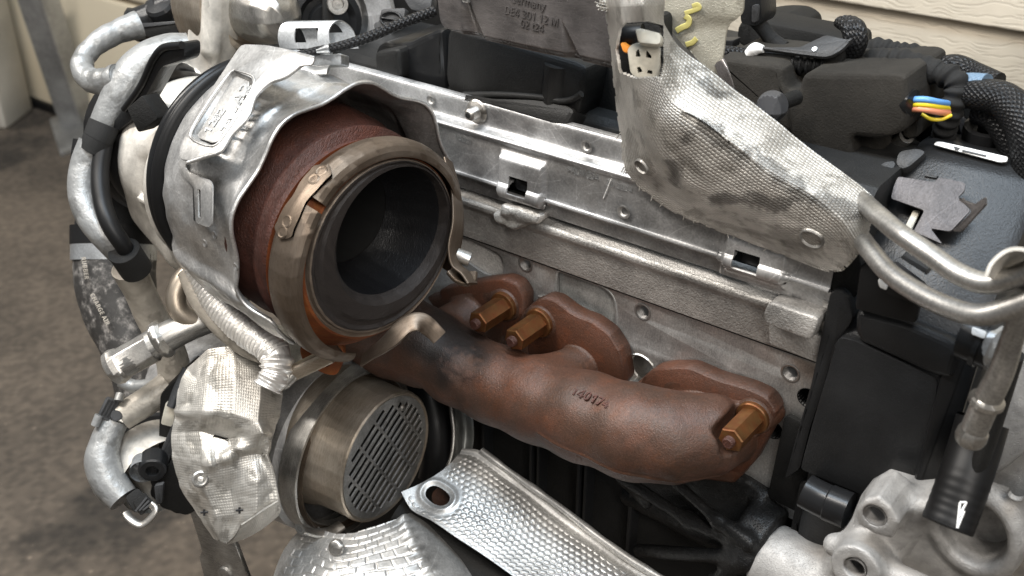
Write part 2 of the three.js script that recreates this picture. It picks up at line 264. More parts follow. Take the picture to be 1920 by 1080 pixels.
// a tube through points; r number, list or function of t; flat [across, thick] squeezes it, up keeps its broad side turned that way
function tube(pts, r, { seg = 48, rad = 14, flat = [1, 1], up = null, cap = true, box = false, inner = 0, tension = 0.5 } = {}) {
  const c = pts.length > 2 ? new THREE.CatmullRomCurve3(pts, false, 'centripetal', tension) : new THREE.LineCurve3(pts[0], pts[1]), R = typeof r === 'function' ? r : Array.isArray(r) ? (t) => lerpList(r, t) : () => r;
  const P = [], UV = [], I = [], L = c.getLength(); let N = null;
  for (let i = 0; i <= seg; i++) {
    const t = i / seg, p = c.getPointAt(t), d = c.getTangentAt(t);
    if (up || !N) { const h = up ?? (Math.abs(d.y) < 0.9 ? v3(0, 1, 0) : v3(1, 0, 0)); N = h.clone(); }
    N.addScaledVector(d, -N.dot(d)).normalize(); const B = d.clone().cross(N), rr = R(t);
    for (let k = 0; k <= rad; k++) {
      const a = k / rad * Math.PI * 2; let x = Math.cos(a), y = Math.sin(a); if (box) { const m = Math.pow(Math.abs(x) ** 6 + Math.abs(y) ** 6, -1 / 6); x *= m; y *= m; }
      const q = p.clone().addScaledVector(B, x * rr * flat[0]).addScaledVector(N, y * rr * flat[1]); P.push(q.x, q.y, q.z); UV.push(t * L, a * Math.max(R(0), R(0.5)));
    }
  }
  const w = rad + 1; for (let i = 0; i < seg; i++) for (let k = 0; k < rad; k++) { const a = i * w + k, b = a + w; I.push(a, b, a + 1, a + 1, b, b + 1); }
  const geo = (P, UV, I) => { const g = new THREE.BufferGeometry(); g.setAttribute('position', new THREE.Float32BufferAttribute(P, 3)); g.setAttribute('uv', new THREE.Float32BufferAttribute(UV, 2)); g.setIndex(I); return g; };
  const g = geo(P, UV, I); g.computeVertexNormals();
  const nr = g.attributes.normal; for (let i = 0; i <= seg; i++) { const a = i * w, b = a + rad, n = v3().fromBufferAttribute(nr, a).add(v3().fromBufferAttribute(nr, b)).normalize(); nr.setXYZ(a, n.x, n.y, n.z); nr.setXYZ(b, n.x, n.y, n.z); }
  if (!cap) return g.toNonIndexed();
  const out = [g];
  for (const e of [0, seg]) { const cp = c.getPointAt(e / seg), p = [cp.x, cp.y, cp.z], u = [0, 0], ii = []; for (let k = 0; k <= rad; k++) { p.push(...P.slice((e * w + k) * 3, (e * w + k) * 3 + 3)); u.push(P[(e * w + k) * 3], P[(e * w + k) * 3 + 1]); if (k < rad) e ? ii.push(0, k + 1, k + 2) : ii.push(0, k + 2, k + 1); } const q = geo(p, u, ii); q.computeVertexNormals(); out.push(q); }
  return merge(out);
}
const cr = (a, b, c, d, t) => 0.5 * (2 * b + (c - a) * t + (2 * a - 5 * b + 4 * c - d) * t * t + (3 * b - a - 3 * c + d) * t * t * t);
function spline(list, t, get) {
  const n = list.length, x = clamp(t) * (n - 1), i = Math.min(n - 2, Math.floor(x)), f = x - i, g = (k) => k < 0 ? 2 * get(list[0]) - get(list[1]) : k >= n ? 2 * get(list[n - 1]) - get(list[n - 2]) : get(list[k]);
  return cr(g(i - 1), g(i), g(i + 1), g(i + 2), f);
}
// a formed sheet of real thickness through a net of points
const linear = (list, t, get) => { const n = list.length, x = clamp(t) * (n - 1), i = Math.min(n - 2, Math.floor(x)); return lerp(get(list[i]), get(list[i + 1]), x - i); };
function sheet(net, { nu = 60, nv = 60, thick = 0.001, disp, skip, flip = false, lin = 0 } = {}) {   // lin > 0 leaves creases along the net
  const at = (u, v) => { const q = ['x', 'y', 'z'].map((k) => { const s = spline(net, u, (row) => spline(row, v, (p) => p[k])); return lin ? lerp(s, linear(net, u, (row) => linear(row, v, (p) => p[k])), lin) : s; }); return v3(...q); };
  const W = nv + 1, P = [], N = [], side = { s: 0 };
  for (let i = 0; i <= nu; i++) for (let j = 0; j <= nv; j++) P.push(at(i / nu, j / nv));
  const lu = [], lv = [];                                // lengths for uv in metres
  for (let i = 0; i <= nu; i++) lu.push(i ? lu[i - 1] + P[i * W + (nv >> 1)].distanceTo(P[(i - 1) * W + (nv >> 1)]) : 0);
  for (let j = 0; j <= nv; j++) lv.push(j ? lv[j - 1] + P[(nu >> 1) * W + j].distanceTo(P[(nu >> 1) * W + j - 1]) : 0);
  const norm = (Q) => { const R = []; for (let i = 0; i <= nu; i++) for (let j = 0; j <= nv; j++) { const a = Q[Math.min(nu, i + 1) * W + j].clone().sub(Q[Math.max(0, i - 1) * W + j]), b = Q[i * W + Math.min(nv, j + 1)].clone().sub(Q[i * W + Math.max(0, j - 1)]); R.push(a.cross(b).normalize()); } return R; };
  let n0 = norm(P), s = 0; P.forEach((p, k) => { s += n0[k].dot(CAM.clone().sub(p).normalize()); }); const sg = (s < 0 ? -1 : 1) * (flip ? -1 : 1); n0.forEach((n) => n.multiplyScalar(sg));
  const Q = P.map((p, k) => { const i = Math.floor(k / W), j = k % W; return disp ? p.clone().addScaledVector(n0[k], disp(i / nu, j / nv, lu[i], lv[j], p)) : p; });
  const n1 = norm(Q).map((n) => n.multiplyScalar(sg)), B = P.map((p, k) => Q[k].clone().addScaledVector(n1[k], -thick));
  const pos = [], nor = [], uv = [], idx = [], put = (p, n, i, j) => { pos.push(p.x, p.y, p.z); nor.push(n.x, n.y, n.z); uv.push(lu[i], lv[j]); return pos.length / 3 - 1; };
  for (let k = 0; k < Q.length; k++) put(Q[k], n1[k], Math.floor(k / W), k % W);
  const o = Q.length; for (let k = 0; k < Q.length; k++) put(B[k], n1[k].clone().negate(), Math.floor(k / W), k % W);
  const keep = (i, j) => i >= 0 && j >= 0 && i < nu && j < nv && !(skip && skip((i + 0.5) / nu, (j + 0.5) / nv, Q[i * W + j]));
  for (let i = 0; i < nu; i++) for (let j = 0; j < nv; j++) {
    if (!keep(i, j)) continue; const a = i * W + j, b = a + 1, c = a + W, d = c + 1;
    sg > 0 ? idx.push(a, c, b, b, c, d, o + a, o + b, o + c, o + b, o + d, o + c) : idx.push(a, b, c, b, d, c, o + a, o + c, o + b, o + b, o + c, o + d);
    for (const [di, dj, p, q] of [[-1, 0, a, b], [1, 0, c, d], [0, -1, a, c], [0, 1, b, d]]) {
      if (keep(i + di, j + dj)) continue; const m = Q[a].clone().add(Q[d]).multiplyScalar(0.5), e = Q[p].clone().add(Q[q]).multiplyScalar(0.5).sub(m); e.addScaledVector(n1[a], -e.dot(n1[a])).normalize();
      const k = [put(Q[p], e, i, j), put(Q[q], e, i, j), put(B[p], e, i, j), put(B[q], e, i, j)]; idx.push(k[0], k[1], k[2], k[1], k[3], k[2]);
    }
  }
  const g = new THREE.BufferGeometry(); g.setAttribute('position', new THREE.Float32BufferAttribute(pos, 3)); g.setAttribute('normal', new THREE.Float32BufferAttribute(nor, 3)); g.setAttribute('uv', new THREE.Float32BufferAttribute(uv, 2)); g.setIndex(idx); g.userData = { at }; return g;
}
const net = (rows, f = (p) => pd(p[0], p[1], p[2])) => rows.map((r) => r.map(f));
const zrow = (p) => pz(p[0], p[1], p[2]);
// signed distances, joined smoothly and meshed
const smin = (a, b, k) => { const h = Math.max(k - Math.abs(a - b), 0) / k; return Math.min(a, b) - h * h * k * 0.25; }, smax = (a, b, k) => -smin(-a, -b, k);
const sCap = (a, b, ra, rb = ra) => { const ab = b.clone().sub(a), l2 = ab.lengthSq(); return (x, y, z) => { const t = clamp(((x - a.x) * ab.x + (y - a.y) * ab.y + (z - a.z) * ab.z) / l2); return Math.hypot(x - a.x - ab.x * t, y - a.y - ab.y * t, z - a.z - ab.z * t) - lerp(ra, rb, t); }; };
const sCyl = (f, r, t0, t1, round = 0.001) => (x, y, z) => { const dx = x - f.o.x, dy = y - f.o.y, dz = z - f.o.z, t = dx * f.n.x + dy * f.n.y + dz * f.n.z, q = Math.sqrt(Math.max(0, dx * dx + dy * dy + dz * dz - t * t)); const a = q - r + round, b = Math.abs(t - (t0 + t1) / 2) - (t1 - t0) / 2 + round; return Math.min(Math.max(a, b), 0) + Math.hypot(Math.max(a, 0), Math.max(b, 0)) - round; };
const sTor = (f, R, r) => (x, y, z) => { const dx = x - f.o.x, dy = y - f.o.y, dz = z - f.o.z, t = dx * f.n.x + dy * f.n.y + dz * f.n.z, q = Math.sqrt(Math.max(0, dx * dx + dy * dy + dz * dz - t * t)); return Math.hypot(q - R, t) - r; };
function sPoly(f, pts, z0, z1, round = 0.002, flat = false) {
  const p = pts.map((q) => flat ? q : f.to2(f.px(q[0], q[1]))), n = p.length;
  return (x, y, z) => {
    const dx = x - f.o.x, dy = y - f.o.y, dz = z - f.o.z, a = dx * f.u.x + dy * f.u.y + dz * f.u.z, b = dx * f.v.x + dy * f.v.y + dz * f.v.z, c = dx * f.n.x + dy * f.n.y + dz * f.n.z;
    let d = 1e9, s = 1;
    for (let i = 0, j = n - 1; i < n; j = i++) {
      const ex = p[j][0] - p[i][0], ey = p[j][1] - p[i][1], wx = a - p[i][0], wy = b - p[i][1], t = clamp((wx * ex + wy * ey) / (ex * ex + ey * ey)), bx = wx - ex * t, by = wy - ey * t; d = Math.min(d, bx * bx + by * by);
      const c1 = b >= p[i][1], c2 = b < p[j][1], c3 = ex * wy > ey * wx; if ((c1 && c2 && c3) || (!c1 && !c2 && !c3)) s = -s;
    }
    const q = s * Math.sqrt(d) + round, h = Math.abs(c - (z0 + z1) / 2) - (z1 - z0) / 2 + round; return Math.min(Math.max(q, h), 0) + Math.hypot(Math.max(q, 0), Math.max(h, 0)) - round;
  };
}
function sdf(fn, lo, hi, res = 96, crease = 0) {
  const mc = new MarchingCubes(res, new THREE.MeshStandardMaterial(), false, false, 400000), h = res / 2, c = lo.clone().add(hi).multiplyScalar(0.5), e = hi.clone().sub(lo).multiplyScalar(0.5);
  for (let k = 0; k < res; k++) for (let j = 0; j < res; j++) for (let i = 0; i < res; i++) mc.field[i + j * res + k * res * res] = -fn(c.x + (i - h) / h * e.x, c.y + (j - h) / h * e.y, c.z + (k - h) / h * e.z);
  mc.isolation = 0; mc.update();
  const n = mc.count, p = new Float32Array(n * 3); for (let i = 0; i < n; i++) { p[i * 3] = c.x + mc.positionArray[i * 3] * e.x; p[i * 3 + 1] = c.y + mc.positionArray[i * 3 + 1] * e.y; p[i * 3 + 2] = c.z + mc.positionArray[i * 3 + 2] * e.z; }
  let g = new THREE.BufferGeometry(); g.setAttribute('position', new THREE.BufferAttribute(p, 3)); g = mergeVertices(g, 1e-5); g.computeVertexNormals();
  return boxUV(g);
}
const thinFont = await new FontLoader().loadAsync('fonts/droid/droid_sans_regular.typeface.json');
const font = await new FontLoader().loadAsync('fonts/droid/droid_sans_bold.typeface.json');
function letters(str, at, uDir, n, size, depth = 0.0003, font2 = font) {       // raised or inked lettering lying on a surface
  const g = new TextGeometry(str, { font: font2, size, depth, curveSegments: 2, bevelEnabled: false }); const nn = n.clone().normalize(), u = uDir.clone().addScaledVector(nn, -uDir.dot(nn)).normalize();
  g.applyMatrix4(new THREE.Matrix4().makeBasis(u, nn.clone().cross(u), nn).setPosition(at)); return boxUV(g);
}
function hexNut(f, af, len, r = af / 2 / Math.cos(Math.PI / 6)) {
  const pts = Array.from({ length: 6 }, (_, i) => [r * Math.cos(i * Math.PI / 3 + 0.3), r * Math.sin(i * Math.PI / 3 + 0.3)]); return slab(f, pts, len, { flat: true, bevel: 0.0006, r: 0, seg: 1, crease: 0.3 });
}
function tint(g, fn) { const p = g.attributes.position, c = new Float32Array(p.count * 3); for (let i = 0; i < p.count; i++) { const k = fn(p.getX(i), p.getY(i), p.getZ(i)); c[i * 3] = k[0]; c[i * 3 + 1] = k[1]; c[i * 3 + 2] = k[2]; } g.setAttribute('color', new THREE.BufferAttribute(c, 3)); return g; }
const tinted = (m, name) => { if (M[name]) return M[name]; const c = m.clone(); c.vertexColors = true; c.name = name; M[name] = c; return c; };
const toPx = (() => { const o = ray(960, 540), x = ray(2960, 540).sub(o), y = ray(960, 2540).sub(o); return (p) => { const d = p.clone().sub(CAM), w = d.dot(o); return [960 + d.dot(x) / w * 2000, 540 + d.dot(y) / w * 2000]; }; })();
// the point of a sheet's outer face that lies at a pixel, and its normal there
function onSheet(g, px, py) { const p = g.attributes.position, n = g.attributes.normal, q = v3(); let b = 1e9, k = 0; for (let i = 0; i < p.count / 2; i += 1) { q.fromBufferAttribute(p, i); const s = toPx(q), d = (s[0] - px) ** 2 + (s[1] - py) ** 2; if (d < b) { b = d; k = i; } } return { p: v3().fromBufferAttribute(p, k), n: v3().fromBufferAttribute(n, k) }; }

// ---------- lamps ----------
for (const [x, y, z, w, l, c, I, aim, label] of LAMPS) {
  const g = thing('ceiling_lamp', label, 'lamp'), o = v3(x, y, z), n = v3(...aim).sub(o).normalize(), f = frame(o, n, v3(0, 0, 1));
  part(g, 'housing', rbox({ ...f, m: new THREE.Matrix4().makeBasis(f.u, f.v, f.n).setPosition(f.at(0, 0, -0.004)) }, w + 0.04, l + 0.04, 0.05, 0.006), M.white);
  const dm = new THREE.MeshStandardMaterial({ color: 0xffffff, emissive: new THREE.Color().setRGB(...c), emissiveIntensity: 1.2, roughness: 0.6 });
  part(g, 'lamp_diffuser', rbox(f, w, l, 0.003, 0.001), dm);
  const L = new THREE.RectAreaLight(new THREE.Color().setRGB(...c), I, w, l); L.name = 'lamp_light'; L.position.copy(f.at(0, 0, 0.01)); L.up.set(0, 0, 1); L.lookAt(v3(...aim)); L.castShadow = true; g.add(L);
}
// ---------- setting ----------
const struct = (name, geo, m) => { const o = new THREE.Mesh(geo, m); o.name = name; o.userData.kind = 'structure'; o.receiveShadow = true; scene.add(o); return o; };
struct('floor', (() => { const g = new THREE.BoxGeometry(9, 0.1, 7); g.translate(-1, -0.55, 2.4); return boxUV(g); })(), M.concrete);
const wall = struct('wall', (() => { const g = new THREE.BoxGeometry(3.2, 2.2, 0.06); g.translate(0.65, 0.6, -0.76); return boxUV(g); })(), M.siding);
{ // lap siding boards
  const h = 0.2, y0 = pz(1680, 22, -0.7).y;
  for (let k = -3; k < 4; k++) { const y = y0 + k * h, s = new THREE.Shape([[0, 0], [0.016, 0], [0.004, h + 0.012], [0, h + 0.012]].map((p) => new THREE.Vector2(p[0], p[1]))), g = new THREE.ExtrudeGeometry(s, { depth: 3.2, bevelEnabled: true, bevelThickness: 0.002, bevelSize: 0.0015, bevelSegments: 2 });
    g.applyMatrix4(new THREE.Matrix4().makeBasis(v3(0, 0, 1), v3(0, 1, 0), v3(-1, 0, 0)).setPosition(2.25, y, -0.73 + k * 0.0004)); const q = finish(g), uv = q.attributes.uv; for (let i = 0; i < uv.count; i++) uv.setXY(i, uv.getX(i) * 1 + k * 0.37, uv.getY(i) + k * 0.13); part(wall, 'siding_board', q, M.siding); }
}
{
  const d = thing('garage_door', 'plain beige sectional garage door standing behind the left of the engine', 'garage door');
  for (let k = 0; k < 5; k++) part(d, 'panel', slab(frame(v3(-2.5, -0.5 + k * 0.3, -0.7), v3(0, 0, 1)), [[-1.6, 0.006], [1.5, 0.006], [1.5, 0.294], [-1.6, 0.294]], 0.04, { flat: true, bevel: 0.006, r: 0.004 }), M.door);
  part(d, 'bottom_seal', slab(frame(v3(-2.5, -0.5, -0.69), v3(0, 0, 1)), [[-1.6, 0], [1.5, 0], [1.5, 0.02], [-1.6, 0.02]], 0.03, { flat: true }), M.rubber);
  const b = thing('steel_post', 'grey steel post of angle iron leaning in front of the garage door', 'post');
  const p0 = pyy(138, 232, -0.49), p1 = pd(48, -40, 2.05), f = frame(p0, p0.clone().sub(p1).negate());
  part(b, 'post_flange', tube([p0, p1], 0.032, { flat: [1, 0.12], box: true, seg: 2, rad: 16, up: v3(0.5, 0, 0.85) }), M.galv);
  part(b, 'post_web', tube([p0.clone().add(v3(0.028, 0, -0.02)), p1.clone().add(v3(0.028, 0, -0.02))], 0.024, { flat: [1, 0.12], box: true, seg: 2, rad: 16, up: v3(1, 0, -0.3) }), M.galv);
  part(b, 'foot_plate', slab(frame(v3(0, -0.488, 0), v3(0, 1, 0), v3(0, 0, -1)), [[92, 222], [150, 205], [180, 262], [112, 285]], 0.012, { r: 0.01 }), M.galv);
  const c = thing('pale_plinth_box', 'pale box added as a concrete plinth on the floor behind the grey post', 'block');  // added pale box, taken for a concrete plinth by the wall
  part(c, 'block', rbox(frame(v3(-1.98, -0.32, -0.5), v3(0.5, 0, 0.8)), 0.3, 0.36, 0.12, 0.008), M.pale);
}

// ---------- cylinder head ----------
{
  const h = thing('cylinder_head', 'grey aluminium cylinder head with threaded holes behind the rusty exhaust manifold', 'cylinder head');
  const H = (px, py) => { const p = pz(px, py, 0); return [p.x, p.y]; }, f = zf(0);
  const thr = [H(985, 495), H(1205, 585), H(1482, 700)], dk = [H(1448, 806), H(1514, 747)], plug = H(1199, 697);
  const pocket = [[1043, 510], [1056, 508], [1140, 545], [1153, 565], [1152, 632], [1128, 625], [1116, 602], [1096, 584], [1045, 566]].map((p) => H(...p));
  const pocketL = [[850, 440], [900, 458], [942, 480], [945, 524], [905, 512], [860, 480]].map((p) => H(...p));
  const out = [[-0.24, -0.085], [0.166, -0.085], [0.166, 0.0208], [-0.24, 0.0208]], hc = [...thr.map((q) => circ(q[0], q[1], 0.0043)), ...dk.map((q) => circ(q[0], q[1], 0.0058)), circ(plug[0], plug[1], 0.0122, 32)];
  part(h, 'machined_face', slab(f, out, 0.0034, { flat: true, r: 0, bevel: 0.0009, holes: [...hc, { r: 0.004, pts: pocket }, { r: 0.005, pts: pocketL }] }), M.machined);
  part(h, 'pocket_rim', tube([...pocket, pocket[0]].map(([x, y]) => v3(x, y, -0.0006)), 0.0009, { seg: 120, rad: 8, tension: 0.2 }), M.pocket);  // bead in the lighter pocket material, standing in for the edge highlight
  part(h, 'pocket_floor', slab(zf(-0.0029), pocket.map(([x, y]) => [x * 1.0, y * 1.0]), 0.003, { flat: true, r: 0.004, bevel: 0.0002 }), M.pocket);
  part(h, 'casting', slab(zf(-0.0034), out, 0.07, { flat: true, r: 0, bevel: 0.0002, holes: hc }), M.castAlu);
  for (const q of thr) { const L = []; for (let k = 0; k <= 22; k++) L.push([-k * 0.00055, 0.0043 - (k & 1 ? 0.0007 : 0)]); L.push([-0.0122, 0]); part(h, 'threaded_hole', merge([rings(frame(v3(q[0], q[1], -0.0002), v3(0, 0, 1)), L, { seg: 24, crease: 0.3 }), rings(frame(v3(q[0], q[1], 0), v3(0, 0, 1)), [[0.00015, 0.0056], [0.0004, 0.0052], [0.0003, 0.0045], [-0.0008, 0.0042]], { seg: 24 })]), M.thread); }
  for (const q of dk) part(h, 'drilled_hole', rings(frame(v3(q[0], q[1], 0), v3(0, 0, 1)), [[0, 0.0058], [-0.02, 0.0056], [-0.02, 0]], { seg: 24 }), M.dark);
  part(h, 'core_plug', rings(frame(v3(plug[0], plug[1], 0), v3(0, 0, 1)), [[-0.0003, 0.0122], [0.0006, 0.0117], [0.0005, 0.0108], [-0.001, 0.0103], [-0.006, 0.0098], [-0.0068, 0.009], [-0.0068, 0]], { seg: 48, crease: 0.7 }), M.brightSteel);
  part(h, 'gasket', slab(zf(0.0003), [[-0.24, 0.0207], [0.166, 0.0207], [0.166, 0.0226], [-0.24, 0.0226]], 0.06, { flat: true, r: 0, bevel: 0.0002 }), M.dark);
  part(h, 'cam_carrier', extrudeX([[-0.08, 0.0228], [0.0025, 0.0228, 0.0005], [0.003, 0.043], [0.0065, 0.047], [0.0065, 0.0495], [-0.004, 0.056], [-0.08, 0.056]], -0.24, 0.165, 0.0004, 0.001), M.castAlu);
  part(h, 'cast_edge', tube([v3(-0.2, 0.0492, 0.0045), v3(-0.06, 0.0492, 0.0046), v3(0.05, 0.0492, 0.0048), v3(0.132, 0.0492, 0.0045)], (t) => 0.002 + 0.0005 * n3(t * 40, 3, 1) + 0.0003 * n3(t * 130, 7, 2), { seg: 160, rad: 8, flat: [0.8, 1] }), M.roughAlu);
  for (const [o, m] of [[[[933, 396], [962, 383], [1020, 400], [1017, 412], [972, 428], [936, 410]], 0.012]]) part(h, 'cast_nub', sdf((() => { const a = sPoly(zf(0.006), o, -0.012, 0.006, 0.003), b = sCap(pz(950, 392, 0.011), pz(1008, 404, 0.008), 0.0035); return (x, y, z) => smin(a(x, y, z), b(x, y, z), 0.004) + 0.0005 * n3(x * 260, y * 260, z * 260); })(), v3(-0.06, 0.035, -0.01), v3(0.01, 0.072, 0.024), 56), M.roughAlu);
  part(h, 'cast_lug', merge([slab(zf(0.0165), [[1430, 588], [1441, 567], [1536, 598], [1519, 640], [1494, 630], [1434, 607]], 0.02, { bevel: 0.0014, r: 0.003, seg: 3 }), slab(zf(0.008), [[1440, 600], [1550, 634], [1546, 672], [1534, 682], [1442, 645]], 0.02, { bevel: 0.001, r: 0.0015 })]), M.castAlu);
  part(h, 'end_rib', slab(zf(0.004), [[1541, 560], [1556, 566], [1552, 660], [1540, 684]], 0.05, { bevel: 0.001, r: 0.001 }), M.castAlu);
  part(h, 'stamped_line', merge([letters('0713 2204', pz(1112, 532, 0.0001), v3(1, 0, 0), v3(0, 0, 1), 0.0022, 0.0001)]), M.thread);
}
// ---------- heat shield plate over the head ----------
{
  const h = thing('shield_plate', 'long stamped aluminium shield plate with a bright ridge above the cylinder head', 'heat shield');
  const prof = [[-0.004, 0.1145], [-0.0015, 0.1142], [0.001, 0.112], [0.002, 0.1015], [0.0075, 0.0985], [0.0085, 0.0968], [0.007, 0.0945], [0.0062, 0.092], [0.0068, 0.0712], [0.0085, 0.0692], [0.0085, 0.0672], [0.004, 0.0655], [0.0035, 0.0565]];
  const sm2 = new THREE.SplineCurve(prof.map((p) => new THREE.Vector2(...p))), rows = [];
  const S = (y) => { for (let i = 1; i < prof.length; i++) if (y >= prof[i][1]) return lerp(prof[i][0], prof[i - 1][0], (y - prof[i][1]) / (prof[i - 1][1] - prof[i][1])); return 0.0035; };
  const wA = [-0.044, -0.011, 0.064, 0.0905], wB = [0.104, 0.139, 0.0595, 0.0835], hA = [-0.0352, -0.0218, 0.0683, 0.0785], hB = [0.1105, 0.1245, 0.0668, 0.0765];
  const P = []; for (let i = 0; i <= 14; i++) { const x = lerp(-0.2, 0.1615, i / 14); P.push(prof.map((p) => v3(x, p[1], p[0]))); }
  const boss = (x, y, w) => sstep(-0.001, 0.0022, Math.min(x - w[0], w[1] - x, y - w[2], w[3] - y));
  const g = sheet(P, { nu: 560, nv: 110, thick: 0.0009, disp: (u, v, a, b, p) => Math.max(0.0048 * boss(p.x, p.y, wA), 0.0022 * boss(p.x, p.y, wB)) + 0.0012 * sstep(0.1, 0.102, p.x) * sstep(0.093, 0.091, p.y) - 0.0012 * sstep(0.14, 0.1415, p.x) * sstep(0.093, 0.091, p.y) + 0.0002 * n3(p.x * 40, p.y * 40, 0), skip: (u, v, p) => [hA, hB].some((w) => p.x > w[0] && p.x < w[1] && p.y > w[2] && p.y < w[3]) });
  part(h, 'formed_sheet', g, M.sheetDull);
  for (const w of [hA, hB]) { const z = w === hA ? 0.0035 : 0.002; part(h, 'spring_clip', merge([slab(zf(z), [[w[0] - 0.001, w[2] - 0.001], [w[1] + 0.001, w[2] - 0.001], [w[1] + 0.001, w[3] + 0.001], [w[0] - 0.001, w[3] + 0.001]], 0.003, { flat: true }), slab(zf(z + 0.0035), [[w[0] + 0.002, w[2] + 0.0005], [w[1] - 0.001, w[2] + 0.0005], [w[1] - 0.001, w[3] - 0.003], [w[0] + 0.002, w[3] - 0.003]], 0.004, { flat: true, bevel: 0.001 })]), M.plasticGloss); }
  for (const [px, py, r] of [[805, 189, 0.0021], [1097, 276, 0.0024], [1176, 393, 0.0026]]) { const p = pz(px, py, 0.004); p.z = S(p.y); part(h, 'rivet_hole', rings(frame(p, v3(0, 0, 1)), [[0.0012, r * 1.6], [0.0016, r * 1.25], [0.0012, r], [-0.0008, r * 0.8], [-0.0008, 0]], { seg: 20, crease: 1 }), M.sheet); }
  const q = pz(886, 213, 0.006); q.z = S(q.y); const st = part(h, 'stud', rings(frame(q, v3(0, 0, 1)), [[0.0005, 0.0075], [0.0015, 0.0066], [0.002, 0.0042], [0.0075, 0.0036], [0.009, 0.0024], [0.009, 0]], { seg: 28, crease: 0.8 }), M.brightSteel);
  part(st, 'stud_bore', rings(frame(q.clone().setZ(q.z + 0.0091), v3(0, 0, 1)), [[0, 0.0017], [0.0002, 0.0015], [0.0002, 0]], { seg: 16 }), M.dark);
  const tx = (s, px, py, size) => { const p = pz(px, py, 0.0066); return letters(s, p, v3(1, 0, 0), v3(0, 0, 1), size, 0.0002, thinFont); };
  part(h, 'lettering', merge([tx('V4001', 853, 262, 0.0034), tx('>ALMG34', 1062, 322, 0.0036), tx('30 2024', 1136, 347, 0.0034)]), M.zinc);
  part(h, 'scribe_line', merge([tube([pz(1131, 372, 0.0069), pz(1146, 335, 0.0069)], 0.00025, { seg: 2, rad: 5 })]), M.mark);
}
